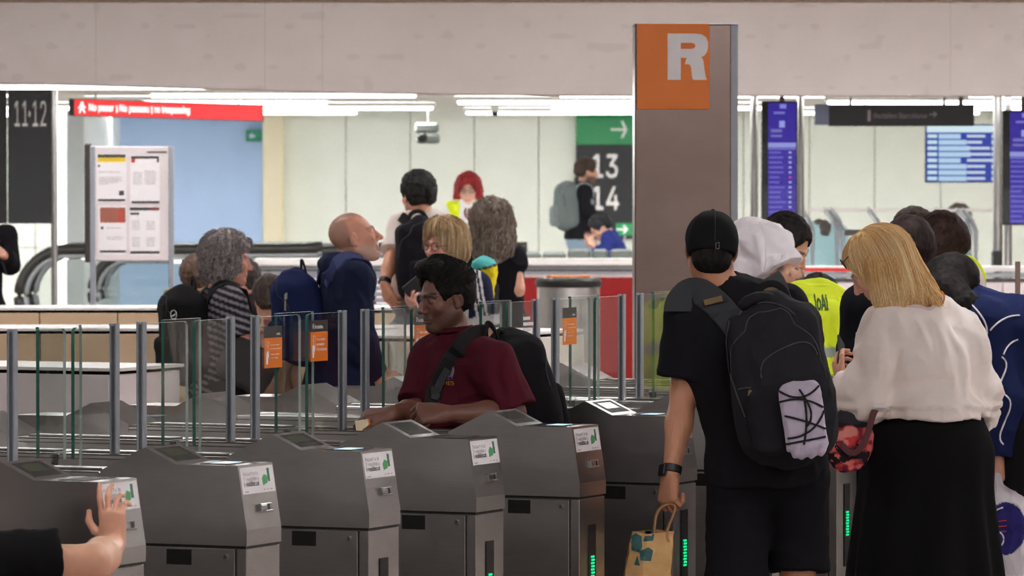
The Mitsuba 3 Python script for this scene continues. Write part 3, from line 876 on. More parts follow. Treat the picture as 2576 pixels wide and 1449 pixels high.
screen('tall narrow purple departure screen between two steel poles', 1932, 2002, 259, 557, 38.0, 4, (emit((.05, .022, .50), .55), board_rows(1932, 2002, 259, 557, 3)), 12)
screen('tall narrow purple departure screen cut off by the picture edge', 2540, 2612, 282, 562, 38.0, 4, (emit((.05, .022, .50), .55), board_rows(2540, 2612, 282, 562, 5)), 14)
rows = []
rg = random.Random(4)
for i in range(8):
    yy = 336 + i * 15.2
    rows += [('time_cell', (.7, .95, 1.0), 1.1, 2333, 2357, yy + 2, yy + 11), ('destination', (.55, .8, 1.0), 1.1, 2361, 2361 + (55, 70, 78, 80, 55, 70, 70, 70)[i], yy + 1, yy + 13),
             ('text_run', (.75, .88, 1.0), 1.0, 2432, (2478, 2470, 2490, 2492, 2494, 2478, 2478, 2478)[i], yy + 3, yy + 10), ('track', (.8, .9, 1.0), 1.0, 2494, 2502, yy + 2, yy + 12)]
rows += [('header_band', (.75, .95, 1.0), 1.2, 2331, 2504, 316, 333)]
screen('wide blue and white departure screen on the far white wall', 2330, 2505, 315, 457, 47.0, 2, (emit((.015, .06, .55), .6), rows))
for px, lb in ((1897, 'steel pole left of the purple departure screen'), (2013, 'steel pole right of the purple departure screen'), (2510, 'thick steel pole right of the blue and white screen'), (2536, 'steel pole holding the purple screen at the picture edge')):
    y = 39.0 if px != 2510 else 41.0
    t = thing('steel_pole', lb, 'pole')
    obj('shaft', cyl(X(px, y), y, 0, CEIL, .028 if px != 2510 else .036), 'steel_bright', t, smooth=40)
    obj('foot_plate', cyl(X(px, y), y, 0, .02, .08), 'steel', t, smooth=40)
t = thing('hanging_sign', 'long dark hanging sign with pale bluish end panel below the far ceiling', 'sign')
y = 37.2
obj('board', bx(X(2086, y), X(2450, y), y, y + .12, Z(317, y), Z(264, y), .004), 'sign_dark', t)
obj('end_panel', bx(X(2050, y), X(2086, y), y + .002, y + .12, Z(314, y), Z(262, y), .004), 'print_slate' if 'print_slate' in scene else mat('print_slate', (112, 124, 150), rough=.5), t, label='pale bluish end panel')
lettering('Rodalies Barcelona', 2196, 2330, 297, 12, y, 'print_grey', t)
lettering('→', 2338, 2356, 294, 14, y, 'print_grey', t, name='arrow') if False else obj('arrow', frame_mesh(flat_poly([(-.028, -.005), (.01, -.005), (0, -.018), (.008, -.022), (.028, 0), (.008, .022), (0, .018), (.01, .005), (-.028, .005)], .002), [X(2347, y), y - .003, Z(288, y)], [1, 0, 0], [0, 0, 1]), 'print_grey', t)
obj('pictogram', bx(X(2182, y), X(2190, y), y - .003, y, Z(305, y), Z(277, y)), 'print_grey', t)
for px in (2140, 2376):
    obj('hanger', bx(X(px, y) - .01, X(px, y) + .01, y + .05, y + .07, Z(266, y), CEIL - .02), 'steel', t)

# information desk: white front, grey rails, red line
y = 36.8
t = thing('service_desk', 'long white service desk with a thin red line, behind the blonde woman', 'desk')
obj('front', bx(X(1845, y), X(2740, y), y, y + .6, 0, Z(708, y)), 'stone_pink', t)
for i in range(8):
    a = 1850 + i * 112
    obj('panel', bx(X(a, y) + .004, X(a + 112, y) - .004, y - .02, y, .06, Z(712, y), .003), 'stone_pink', t)
obj('worktop', bx(X(1845, y), X(2740, y), y - .05, y + .65, Z(683, y), Z(672, y), .006), 'stone_top', t)
obj('rail', bx(X(1845, y), X(2740, y), y - .03, y, Z(698, y), Z(686, y), .004), 'aluminium', t)
obj('rail', bx(X(1845, y), X(2740, y), y - .015, y, Z(709, y), Z(701, y), .004), 'steel_dark', t)
obj('red_line', bx(X(1975, y), X(2152, y), y - .055, y - .049, Z(683, y), Z(674, y)), 'red_line', t)

# glazed booth behind the desk: steel frames with slanted heads
y = 41.0
t = thing('glazed_booth', 'glazed ticket booth of slanted steel frames behind the service desk', 'booth')
for a in (2044, 2106, 2120, 2216, 2320, 2332, 2388, 2440, 2455):
    pth = np.array([[X(a - 24, y), y + .35, Z(528, y)], [X(a - 8, y), y + .06, Z(556, y)], [X(a, y), y, Z(580, y)], [X(a, y), y, .9]])
    obj('frame', tube(pth, .02, 8), 'aluminium', t, smooth=40)
obj('head_rail', bx(X(2010, y), X(2505, y), y + .3, y + .42, Z(534, y), Z(525, y), .005), 'stone_top', t)
obj('mid_rail', bx(X(2118, y), X(2312, y), y + .02, y + .05, Z(592, y), Z(578, y), .004), 'steel_dark', t)
obj('sill', bx(X(2010, y), X(2505, y), y - .05, y + .4, .86, .9), 'stone_top', t)
obj('base', bx(X(2010, y), X(2505, y), y, y + .35, 0, .86), 'panel_cream', t)
for a, b in ((2044, 2106), (2120, 2216), (2216, 2320), (2332, 2388), (2388, 2440)):
    v = np.array([[X(a, y), y, .9], [X(b, y), y, .9], [X(b, y), y, Z(580, y)], [X(a, y), y, Z(580, y)]])
    obj('glass_panel', trimesh.Trimesh(v, [[0, 1, 2], [0, 2, 3]], process=False), 'clear_glass', t)
y = 40.0
t = thing('service_screen', 'dark screens standing at the right end of the glazed booth', 'screen')
obj('casing', bx(X(2500, y), X(2520, y), y, y + .2, Z(672, y), Z(632, y), .006), 'black_plastic', t)
obj('stand', bx(X(2506, y), X(2514, y), y + .05, y + .1, 0, Z(672, y)), 'steel_dark', t)
t = thing('barrier_post', 'slim brown post standing in front of the desk at the right edge', 'post')
y = 22.0
obj('shaft', bx(X(2555, y), X(2567, y), y, y + .02, 0, Z(658, y), .002), mat('brown_metal', (120, 98, 92), rough=.5, metal=.3), t)
obj('foot', cyl(X(2561, y), y + .01, 0, .015, .09), 'brown_metal', t, smooth=40)

# ---------------------------------------------------------------- figures: distance fields meshed by surface nets
def _len(q):
    return np.sqrt(q[:, 0] * q[:, 0] + q[:, 1] * q[:, 1] + q[:, 2] * q[:, 2])


def rc(a, b, ra, rb=None):
    """Round cone between two joints."""
    a, b = np.asarray(a, np.float32), np.asarray(b, np.float32)
    rb = ra if rb is None else rb
    ra, rb = np.float32(ra), np.float32(rb)
    ba = b - a
    bb = np.float32(max(float(ba @ ba), 1e-9))

    def f(p):
        pa = p - a
        h = np.clip((pa[:, 0] * ba[0] + pa[:, 1] * ba[1] + pa[:, 2] * ba[2]) / bb, 0, 1)
        pa -= h[:, None] * ba
        return _len(pa) - (ra + (rb - ra) * h)
    f.sph = ((a + b) / 2, float(math.sqrt(bb)) / 2 + float(max(ra, rb)))
    return f


def el(c, r, R=None):
    """Ellipsoid (bound of its distance)."""
    c, r = np.asarray(c, np.float32), np.asarray(r, np.float32)
    R = None if R is None else np.asarray(R, np.float32)

    def f(p):
        q = p - c
        if R is not None:
            q = q @ R
        q = q / r
        k0 = _len(q)
        k1 = _len(q / r)
        return np.where(k1 > 1e-9, k0 * (k0 - 1) / np.maximum(k1, 1e-9), -r.min())
    f.sph = (c, float(r.max()))
    return f


def rbox(c, h, rad, R=None):
    c, h = np.asarray(c, np.float32), np.asarray(h, np.float32)
    R = None if R is None else np.asarray(R, np.float32)

    def f(p):
        q = p - c
        if R is not None:
            q = q @ R
        q = np.abs(q) - (h - rad)
        return _len(np.maximum(q, 0)) + np.minimum(np.maximum(np.maximum(q[:, 0], q[:, 1]), q[:, 2]), 0) - rad
    f.sph = (c, float(np.linalg.norm(h)))
    return f


def half(o, n):
    """Half space: negative behind the plane (on the side away from n)."""
    o, n = np.asarray(o, np.float32), np.asarray(n, np.float32)
    n = n / np.linalg.norm(n)
    return lambda p: (p - o) @ n


_LAT = [np.random.default_rng(q).random((32, 32, 32)).astype(np.float32) for q in (1, 2, 3, 4)]


def vnoise(p, seed=0):
    """Smooth value noise in [0, 1], quick."""
    p = np.asarray(p, np.float32) + np.float32(seed * 7.31 + 100)
    i = np.floor(p)
    t = p - i
    t = t * t * (3 - 2 * t)
    i = i.astype(np.int32)
    L = _LAT[seed % 4].reshape(-1)
    x0, x1 = (i[:, 0] & 31) << 10, ((i[:, 0] + 1) & 31) << 10
    y0, y1 = (i[:, 1] & 31) << 5, ((i[:, 1] + 1) & 31) << 5
    z0, z1 = i[:, 2] & 31, (i[:, 2] + 1) & 31
    tx, ty, tz = t[:, 0], t[:, 1], t[:, 2]
    a = L[x0 + y0 + z0] * (1 - tx) + L[x1 + y0 + z0] * tx
    b = L[x0 + y1 + z0] * (1 - tx) + L[x1 + y1 + z0] * tx
    c = L[x0 + y0 + z1] * (1 - tx) + L[x1 + y0 + z1] * tx
    d = L[x0 + y1 + z1] * (1 - tx) + L[x1 + y1 + z1] * tx
    a = a * (1 - ty) + b * ty
    c = c * (1 - ty) + d * ty
    return a * (1 - tz) + c * tz


def vfbm(p, octaves=2, seed=0):
    p = np.asarray(p, np.float32)
    return sum(0.5 ** (o + 1) * vnoise(p * 2 ** o, seed + o) for o in range(octaves)) / (1 - 0.5 ** octaves)


def smin(a, b, k):
    h = np.maximum(k - np.abs(a - b), 0) / k
    return np.minimum(a, b) - h * h * k * .25


class Field:
    def __init__(self, *ops):
        self.ops = list(ops)

    def add(self, f, k=.02):
        self.ops.append(('+', f, k))
        return self

    def sub(self, f, k=.005):
        self.ops.append(('-', f, k))
        return self

    def cut(self, f, k=.002):
        self.ops.append(('&', f, k))
        return self

    def bump(self, g):
        self.ops.append(('b', g, 0))
        return self

    def __call__(self, p):
        if len(p) > 6000:                                       # in lumps of space, so that far shapes can be left out
            key = np.floor(p / np.float32(.22)).astype(np.int64)
            key = (key[:, 0] * 4096 + key[:, 1]) * 4096 + key[:, 2]
            o = np.argsort(key, kind='stable')
            cuts = np.r_[0, np.nonzero(np.diff(key[o]))[0] + 1, len(p)]
            out = np.empty(len(p), np.float32)
            for a, b in zip(cuts[:-1], cuts[1:]):
                out[o[a:b]] = self.part(p[o[a:b]])
            return out
        return self.part(p)

    def part(self, p):
        lo, hi = p.min(0), p.max(0)
        d = None
        for o, f, k in self.ops:
            s = getattr(f, 'sph', None)
            if s is not None and (o == '+' or o == '-'):
                if np.linalg.norm(np.maximum(np.maximum(lo - s[0], s[0] - hi), 0)) - s[1] > .12 + k:
                    continue
            if o == 'b':
                if d is not None:
                    d = d + f(p)
                continue
            v = f.part(p) if isinstance(f, Field) else f(p)
            if v is None:
                continue
            if d is None:
                if o != '+':
                    continue
                d = v
            elif o == '+':
                d = smin(d, v, k)
            elif o == '-':
                d = -smin(-d, v, k)
            else:
                d = -smin(-d, -v, k)
        if d is None:
            return np.full(len(p), .3, np.float32)
        return d.astype(np.float32)


def nets(f, lo, hi, h, slack=.012, keep=None):
    """Surface-net mesh (vertices, triangles) of f = 0 in the box. keep(points) masks the cells to mesh."""
    lo, hi = np.asarray(lo, float), np.asarray(hi, float)
    S = 4
    n = (np.ceil((hi - lo) / (h * S)).astype(int)) * S + 1
    nb = (n - 1) // S
    g = np.stack(np.meshgrid(*[np.arange(q) for q in nb], indexing='ij'), -1).reshape(-1, 3)
    cen = (lo + (g + .5) * S * h).astype(np.float32)
    dc = f(cen)
    act = np.abs(dc) < S * h * .9 + slack
    val = np.full(n, 1.0, np.float32)
    o = np.stack(np.meshgrid(*[np.arange(S + 1)] * 3, indexing='ij'), -1).reshape(-1, 3)
    sgn = np.where(dc < 0, -1.0, 1.0).astype(np.float32)
    ins = g[sgn < 0]
    for q in ins:
        val[q[0] * S:q[0] * S + S + 1, q[1] * S:q[1] * S + S + 1, q[2] * S:q[2] * S + S + 1] = -1
    idx = (g[act][:, None] * S + o[None]).reshape(-1, 3)
    flat = np.unique(np.ravel_multi_index(idx.T, n))
    ii = np.stack(np.unravel_index(flat, n), -1)
    val.reshape(-1)[flat] = f((lo + ii * h).astype(np.float32))
    neg = val < 0
    c = [neg[a:n[0] - 1 + a, b:n[1] - 1 + b, e:n[2] - 1 + e] for a, b, e in np.ndindex(2, 2, 2)]
    s = sum(x.astype(np.int8) for x in c)
    cell = (s > 0) & (s < 8)
    ci = np.argwhere(cell)
    if len(ci) == 0:
        return np.zeros((0, 3)), np.zeros((0, 3), int)
    ids = np.full(np.array(n) - 1, -1, np.int64)
    ids[tuple(ci.T)] = np.arange(len(ci))
    acc, cnt = np.zeros((len(ci), 3)), np.zeros(len(ci))
    corners = list(np.ndindex(2, 2, 2))
    cv = {q: val[tuple((ci + q).T)] for q in corners}
    for q in corners:
        for ax in range(3):
            if q[ax] == 0:
                r = list(q)
                r[ax] = 1
                r = tuple(r)
                a, b = cv[q], cv[r]
                m = (a < 0) != (b < 0)
                t = np.where(m, a / np.where(m, a - b, 1), 0)
                pt = np.array(q, float) + np.zeros((len(ci), 3))
                pt[:, ax] += t
                acc += pt * m[:, None]
                cnt += m
    v = lo + (ci + acc / cnt[:, None]) * h
    tri = []
    for ax in range(3):
        b, e = (ax + 1) % 3, (ax + 2) % 3
        sl0, sl1 = [slice(None)] * 3, [slice(None)] * 3
        sl0[ax], sl1[ax] = slice(0, n[ax] - 1), slice(1, n[ax])
        for q in (b, e):
            sl0[q] = sl1[q] = slice(1, n[q] - 1)
        A, B = neg[tuple(sl0)], neg[tuple(sl1)]
        for cond, flip in ((A & ~B, False), (~A & B, True)):
            w = np.argwhere(cond)
            if len(w) == 0:
                continue
            w[:, b] += 1
            w[:, e] += 1
            q00 = w.copy()
            q10, q01, q11 = w.copy(), w.copy(), w.copy()
            q00[:, b] -= 1
            q00[:, e] -= 1
            q10[:, e] -= 1
            q01[:, b] -= 1
            Q = [ids[tuple(x.T)] for x in (q00, q10, q11, q01)]
            if flip:
                Q = Q[::-1]
            tri += [np.stack([Q[0], Q[1], Q[2]], 1), np.stack([Q[0], Q[2], Q[3]], 1)]
    tri = np.vstack(tri)
    if keep is not None:
        ok = keep(v)
        tri = tri[ok[tri].all(1)]
        used = np.unique(tri)
        new = np.full(len(v), -1)
        new[used] = np.arange(len(used))
        v, tri = v[used], new[tri]
    return v, tri


def nrm(v):
    v = np.asarray(v, float)
    return v / (np.linalg.norm(v) + 1e-12)


def frame(fwd, up):
    """Columns right, forward, up (right handed: right x forward = up)."""
    f = nrm(fwd)
    r = nrm(np.cross(f, up))
    return np.stack([r, f, np.cross(r, f)], 1)


def grad(f, p, e=.004):
    p = np.asarray(p, np.float32)
    g = np.stack([f(p + np.eye(3, dtype=np.float32)[i] * e) - f(p - np.eye(3, dtype=np.float32)[i] * e) for i in range(3)], 1)
    return g / (np.linalg.norm(g, axis=1, keepdims=True) + 1e-9)


def snap(f, p, off, it=4):
    """Moves points onto the surface f = off."""
    p = np.array(p, np.float32)
    for _ in range(it):
        p = p - (f(p) - off)[:, None] * grad(f, p) * .9
    return p


def ribbon(f, pts, w, t, off=.004, n=30, ):
    """A strap of width w and thickness t lying on the surface f along pts."""
    p = snap(f, spline(pts, n), off)
    p = np.array(spline(p, n))
    up = grad(f, p)
    return tube(p, 1, 10, flat=(w, t), up=up)


def colored(v, c, amount=.06, sc=60, seed=3):
    """Vertex colours: colour c (sRGB, one or per vertex) with slight noise, in linear light."""
    q = lin(np.broadcast_to(np.asarray(c, float), (len(v), 3)))
    k = 1 + amount * 2 * (vfbm(v * sc, 2, seed) - .5)
    return q * k[:, None]


def folds(amp, sc=(9, 9, 5), seed=0, sharp=1.0):
    sc = np.array(sc)

    def g(p):
        w = p + .03 * (vnoise(p * 7, seed + 2) - .5)[:, None]
        q = vnoise(w * sc, seed)
        a = 1 - np.abs(2 * vnoise(w * sc * 1.5 + 5, seed + 1) - 1)
        b = 1 - np.abs(2 * vnoise(w * sc * (2.6, 2.6, 2.0) + 9, seed + 3) - 1)
        return (amp * ((q - .5) * 1.0 + sharp * (.42 - .75 * a ** 3 - .45 * b ** 3))).astype(np.float32)
    return g


# ---------------------------------------------------------------- head
def head_field(F, Hf, c, R, s, ears=True, mouth_open=0, nose=1.0, jaw=1.0):
    """Adds a head (eye level at c, axes R, scale s) to field F."""
    w = lambda x, y, z: c + R @ (np.array([x, y, z], float) * s)
    F.add(el(w(0, -.018, .035), np.array([.0755, .094, .083]) * s, R), .02)
    F.add(el(w(0, .026, -.028), np.array([.0625 * jaw, .064, .088]) * s, R), .03 * s)
    for q in (-1, 1):
        F.add(rc(w(q * .053 * jaw, -.012, -.052), w(q * .012, .060, -.100), .019 * s, .019 * s), .03 * s)
        F.add(el(w(q * .040, .064, -.024), np.array([.022, .018, .020]) * s, R), .02 * s)
    F.add(el(w(0, .070, -.100), np.array([.022, .018, .017]) * s, R), .015 * s)
    # brow, sockets, nose
    for q in (-1, 1):
        F.add(rc(w(q * .010, .086, .022), w(q * .046, .072, .021), .009 * s, .008 * s), .012 * s)
        F.sub(el(w(q * .032, .096, .003), np.array([.019, .016, .013]) * s, R), .012 * s)
        F.add(el(w(q * .032, .0735, .003), np.array([.0145, .0145, .0135]) * s, R), .003 * s)
        F.sub(el(w(q * .032, .089, .002), np.array([.0135, .010, .0052]) * s, R), .002 * s)
    F.add(rc(w(0, .086, .012), w(0, .104 + .004 * nose, -.030), .0075 * s, .0115 * s), .012 * s)
    F.add(el(w(0, .107 + .004 * nose, -.034), np.array([.011, .010, .009]) * s, R), .006 * s)
    for q in (-1, 1):
        F.add(el(w(q * .012, .097, -.037), np.array([.0085, .011, .0075]) * s, R), .005 * s)
        F.sub(el(w(q * .0075, .102, -.0455), np.array([.004, .006, .004]) * s, R), .003 * s)
    # mouth
    F.add(el(w(0, .080, -.062), np.array([.026, .014, .016]) * s, R), .012 * s)
    F.add(rc(w(-.020, .084, -.0655), w(.020, .084, -.0655), .0058 * s), .005 * s)
    F.add(rc(w(-.017, .0845, -.0755 - mouth_open * .4), w(.017, .0845, -.0755 - mouth_open * .4), .0068 * s), .005 * s)
    F.sub(el(w(0, .094, -.0705 - mouth_open * .2), np.array([.024, .010, .0016 + mouth_open * .3]) * s, R), .003 * s)
    if ears:
        for q in (-1, 1):
            Re = R @ Rot.from_euler('zx', [q * 18, -12], degrees=True).as_matrix()
            F.add(el(w(q * .080, -.012, -.004), np.array([.0075, .019, .031]) * s, Re), .006 * s)
            F.sub(el(w(q * .088, -.006, -.002), np.array([.0065, .010, .018]) * s, Re), .004 * s)
            F.add(el(w(q * .078, -.004, -.030), np.array([.006, .009, .010]) * s, Re), .005 * s)


def head_colors(v, col, c, R, s, skin, lips, brows, beard=None, beard_amt=0, scalp=None, hairline=.055, bw=1.0, rosy_amt=.16):
    """Paints lips, brows, beard shade, scalp on the vertices near the head."""
    q = (v - c) @ R / s
    base = lin(skin)

    def blend(col, m, k):
        m = np.clip(m, 0, 1)[:, None]
        return col * (1 - m) + lin(k) * m
    near = np.linalg.norm(q, axis=1) < .19
    x, y, z = np.abs(q[:, 0]), q[:, 1], q[:, 2]
    sm = lambda a, b, t: np.clip((t - a) / (b - a), 0, 1)
    if beard is not None:
        m = sm(-.030, -.052, z) * sm(-.03, .0, y) * near * (z > -.135)
        m = np.maximum(m, sm(.004, -.01, np.abs(z + .050) - .006) * (y > .06) * (x < .03) * near)
        col = blend(col, m * beard_amt * (.75 + .5 * vnoise(v * 220, 2)), beard)
    if scalp is not None:
        m = np.maximum(sm(hairline - .01, hairline + .02, z - .25 * np.clip(y, -.05, .1)), sm(-.01, -.03, y) * sm(-.075, -.05, z)) * near
        col = blend(col, m * .8, scalp)
    mouth = np.maximum(sm(.0085, .0045, np.abs(z + .0705)) * sm(.025, .02, x) * (y > .07) * near, 0)
    col = blend(col, mouth * .75, lips)
    arch = .024 + .10 * (x - .012) * (x < .035) + (.0023 - .15 * (x - .035)) * (x >= .035)
    br = sm(.0068 * bw, .003 * bw, np.abs(z - arch)) * sm(.006, .012, x) * sm(.056, .048, x) * (y > .045) * near
    col = blend(col, br * .85, brows)
    rosy = sm(.03, .0, np.hypot(x - .042, z + .03)) * (y > .03) * near
    col = blend(col, rosy * rosy_amt, (214, 110, 92))
    return col


# ---------------------------------------------------------------- hand
def hand_field(F, wr, d, n, side, curls, thumb=(.5, .3), sz=1.0, spread=1.0):
    """Hand from wrist wr towards d, palm facing n, thumb on side*(d x n). curls: four finger bends in degrees (knuckle, middle)."""
    wr = np.asarray(wr, float)
    d = nrm(d)
    n = nrm(np.asarray(n, float) - d * (np.asarray(n, float) @ d))
    l = np.cross(d, n) * side
    dist, lat = (.088, .090, .085, .077), (.030, .010, -.010, -.028)
    seg = ((.042, .026, .021), (.046, .029, .022), (.042, .027, .021), (.033, .020, .018))
    hub = wr + d * .004
    tips = []
    for i in range(4):
        kn = wr + (d * dist[i] + l * lat[i]) * sz
        F.add(rc(hub + l * lat[i] * .45 * sz, kn, .0155 * sz, .0115 * sz), .014 * sz)
    F.add(el(wr + (d * .045 + n * .004) * sz, np.array([.028, .042, .014]) * sz, np.stack([l, d, np.cross(l, d)], 1)), .02 * sz)
    F.add(rc(wr + (d * .018 + l * .022 + n * .008) * sz, wr + (d * .055 + l * .034 + n * .010) * sz, .016 * sz, .013 * sz), .012 * sz)
    fing = Field()
    for i in range(4):
        kn = wr + (d * dist[i] + l * lat[i]) * sz
        a0, a1 = curls[i]
        ang = 0
        p = kn
        dd = nrm(d + l * (lat[i] * 2.2 * spread))
        for j, (L, r0, r1) in enumerate(zip(seg[i], (.0096, .0085, .0077), (.0086, .0078, .0066))):
            ang += math.radians((a0, a1, a1 * .7)[j])
            q = p + (dd * math.cos(ang) + n * math.sin(ang)) * L * sz
            fing.add(rc(p, q, r0 * sz, r1 * sz), .0025)
            p = q
        tips.append(p)
    F.ops.append(('+', fing, .004))
    p = wr + (d * .028 + l * .026 + n * .006) * sz
    ab, cu = thumb
    dirs = [nrm(d * .75 + l * (.75 * ab + .25) + n * cu * .6), nrm(d * (.95 - .2 * cu) + l * .5 * ab + n * cu), nrm(d * (1 - .5 * cu) - l * .25 * cu + n * cu * 1.1)]
    th = Field()
    for q, L, r0, r1 in zip(dirs, (.044, .034, .027), (.0135, .0115, .0098), (.0115, .0098, .0075)):
        e = p + q * L * sz
        th.add(rc(p, e, r0 * sz, r1 * sz), .004)
        p = e
    F.ops.append(('+', th, .008))
    tips.append(p)
    return tips


# ---------------------------------------------------------------- body
def skeleton(h, x, y, face, z0=0.0, over=None, width=1.0):
    """Joints of a standing figure of height h at (x, y) facing `face` degrees (0 = image right, 90 = away)."""
    a = math.radians(face)
    f = np.array([math.cos(a), math.sin(a), 0])
    r = np.array([math.sin(a), -math.cos(a), 0])
    b = np.array([x, y, z0])
    w = lambda q, p, z: b + r * q * h + f * p * h + UP * z * h
    J = dict(pelvis=w(0, 0, .535), chest=w(0, .005, .71), neck=w(0, -.012, .828), head=w(0, .012, .935))
    for s, k in (('l', -1), ('r', 1)):
        J['sh' + s] = w(k * .103 * width, -.006, .80)
        J['el' + s] = w(k * .125 * width, -.012, .625)
        J['wr' + s] = w(k * .125 * width, .03, .475)
        J['hip' + s] = w(k * .05, 0, .515)
        J['kn' + s] = w(k * .055, .012, .285)
        J['an' + s] = w(k * .055, -.01, .045)
    for k, v in (over or {}).items():
        J[k] = np.asarray(v, float)
    J['f'], J['r'], J['h'] = f, r, h
    return J


def torso_ops(F, J, fat, o, belly=0.0, k=.05):
    up = nrm(J['neck'] - J['pelvis'])
    r = J['shr'] - J['shl']
    r = nrm(r - up * (r @ up))
    R = np.stack([r, np.cross(up, r), up], 1)
    fw = R[:, 1]
    h = J['h'] / 1.75
    ch = J['pelvis'] * .42 + J['neck'] * .58
    F.add(el(ch + fw * .005, np.array([.155 * fat, .105 * fat, .20]) * h + o, R), k)
    F.add(el(J['pelvis'] * .72 + J['neck'] * .28 + fw * (.01 + belly * .5), np.array([.142 * fat, .10 * fat + belly, .17]) * h + o, R), k)
    F.add(el(J['pelvis'], np.array([.16 * fat, .112 * fat, .14]) * h + o, R), k)
    F.add(rc(J['shl'] * .86 + J['shr'] * .14 - up * .012, J['shr'] * .86 + J['shl'] * .14 - up * .012, .058 * h + o), k)
    for s in 'lr':
        F.add(rc(J['neck'] - up * .008, J['sh' + s], .05 * h + o * .8, .054 * h + o), .05)
    return R


def person(label, J, skin, head=None, res=.0035, body_res=.012, hands=(), fat=1.0, belly=0.0, arms=(1.0, 1.0), legs=True, group=None, key='person', color_fn=None, lay=True, cat_='person'):
    """Builds the body as one continuous mesh; returns (key, body field, torso axes)."""
    t = thing(key, label, cat_, group)
    F = Field()
    h = J['h'] / 1.75
    R = torso_ops(F, J, fat, 0.0, belly)
    hd = head or {}
    c = J['head']
    RH = head_axes(hd.get('yaw', 0), hd.get('pitch', 0), hd.get('roll', 0))
    s = hd.get('s', 1.0)
    F.add(rc(J['neck'], c + RH @ (np.array([0, -.022, -.055]) * s), hd.get('neck_r', .056) * h, .050 * s), .03)
    head_field(F, None, c, RH, s, hd.get('ears', True), hd.get('open', 0), hd.get('nose', 1), hd.get('jaw', 1))
    A = Field()
    for i, q in enumerate('lr'):
        k = arms[i]
        A.ops.append(('+', rc(J['sh' + q], J['el' + q], .050 * k * h, .041 * k * h), .02))
        e, w = J['el' + q], J['wr' + q]
        A.ops.append(('+', rc(e, e * .6 + w * .4, .040 * k * h, .041 * k * h), .02))
        A.ops.append(('+', rc(e * .6 + w * .4, w, .041 * k * h, .027 * h), .02))
    F.ops.append(('+', A, .03))
    if legs:
        for q in 'lr':
            F.add(rc(J['hip' + q], J['kn' + q], .083 * fat * h, .056 * h), .03)
            F.add(rc(J['kn' + q], J['kn' + q] * .65 + J['an' + q] * .35, .053 * h, .056 * h), .02)
            F.add(rc(J['kn' + q] * .65 + J['an' + q] * .35, J['an' + q], .055 * h, .036 * h), .02)
            F.add(rc(J['an' + q] - UP * .03, J['an' + q] + J['f'] * .14 - UP * .045, .035, .028), .02)
    boxes = [(c - np.array([.16, .16, .23]) * s, c + .16 * s)] if hd.get('fine', True) else []
    tips = {}
    for q in 'lr':
        hs = next((x for x in hands if x[0] == q), None)
        if hs:
            tips[q] = hand_field(F, J['wr' + q], hs[1], hs[2], hs[3], hs[4], *hs[5:])
            e = J['wr' + q] + nrm(hs[1]) * .08
            boxes.append((e - .13, e + .13))
        else:
            dd = nrm(J['wr' + q] - J['el' + q])
            tips[q] = hand_field(F, J['wr' + q], dd, nrm(np.cross(dd, J['f']) * (1 if q == 'l' else -1) + 1e-3), -1 if q == 'l' else 1, ((20, 25), (22, 28), (26, 30), (30, 32)))
    pts = np.array([v for k, v in J.items() if isinstance(v, np.ndarray) and k not in 'fr'])
    lo, hi = pts.min(0) - .24, pts.max(0) + .24
    out = []
    ov = body_res * 1.0

    def keep(v):
        ok = np.ones(len(v), bool)
        for a, b in boxes:
            ok &= ~((v > a + ov * 1.5) & (v < b - ov * 1.5)).all(1)
        return ok
    out.append(nets(F, lo, hi, body_res, keep=keep))
    for i, (a, b) in enumerate(boxes):
        prev = boxes[:i]

        def keep2(v, prev=prev):
            ok = np.ones(len(v), bool)
            for a2, b2 in prev:
                ok &= ~((v > a2 + 3 * res) & (v < b2 - 3 * res)).all(1)
            return ok
        out.append(nets(F, a, b, res, keep=keep2))
    off = np.cumsum([0] + [len(a) for a, _ in out])
    v = np.vstack([a for a, _ in out])
    f = np.vstack([b + o for (_, b), o in zip(out, off)])
    col = colored(v, skin, .05, 70)
    col = head_colors(v, col, c, RH, s, skin, hd.get('lips', (168, 92, 84)), hd.get('brows', (50, 38, 30)), hd.get('beard'), hd.get('beard_amt', .6), hd.get('scalp'), hd.get('hairline', .055), hd.get('brow_w', 1.0), hd.get('rosy', .16))
    if color_fn is not None:
        col = color_fn(v, col)
    obj('body', trimesh.Trimesh(v, f, process=False), 'skin', t, smooth=True, color=col)
    if hd.get('eyes', True):
        for q in (-1, 1):
            m = trimesh.creation.icosphere(subdivisions=3, radius=.0123 * s)
            g = hd.get('gaze', (0, 0))
            fw = RH @ nrm([math.sin(math.radians(g[0])), math.cos(math.radians(g[0])), math.sin(math.radians(g[1]))])
            dt = (m.vertices / (.0123 * s)) @ fw
            cc = np.where(dt[:, None] > .975, lin((10, 8, 8)), np.where(dt[:, None] > .88, lin(hd.get('iris', (60, 40, 28))), lin(hd.get('white', (190, 182, 178)))))
            m.apply_translation(c + RH @ (np.array([q * .032, .0745, .0025]) * s))
            obj('eye', m, 'skin', t, smooth=True, color=cc)
    return dict(key=t, F=F, R=R, RH=RH, c=c, s=s, J=J, fat=fat, belly=belly, arms=arms, tips=tips, h=h)


def head_axes(yaw, pitch, roll):
    """Columns right, forward, up; yaw in plan degrees (0 = image right, 90 = away), pitch up positive, roll to the right positive."""
    a, p = math.radians(yaw), math.radians(pitch)
    f = np.array([math.cos(a) * math.cos(p), math.sin(a) * math.cos(p), math.sin(p)])
    R = frame(f, UP)
    return R @ Rot.from_euler('y', roll, degrees=True).as_matrix()


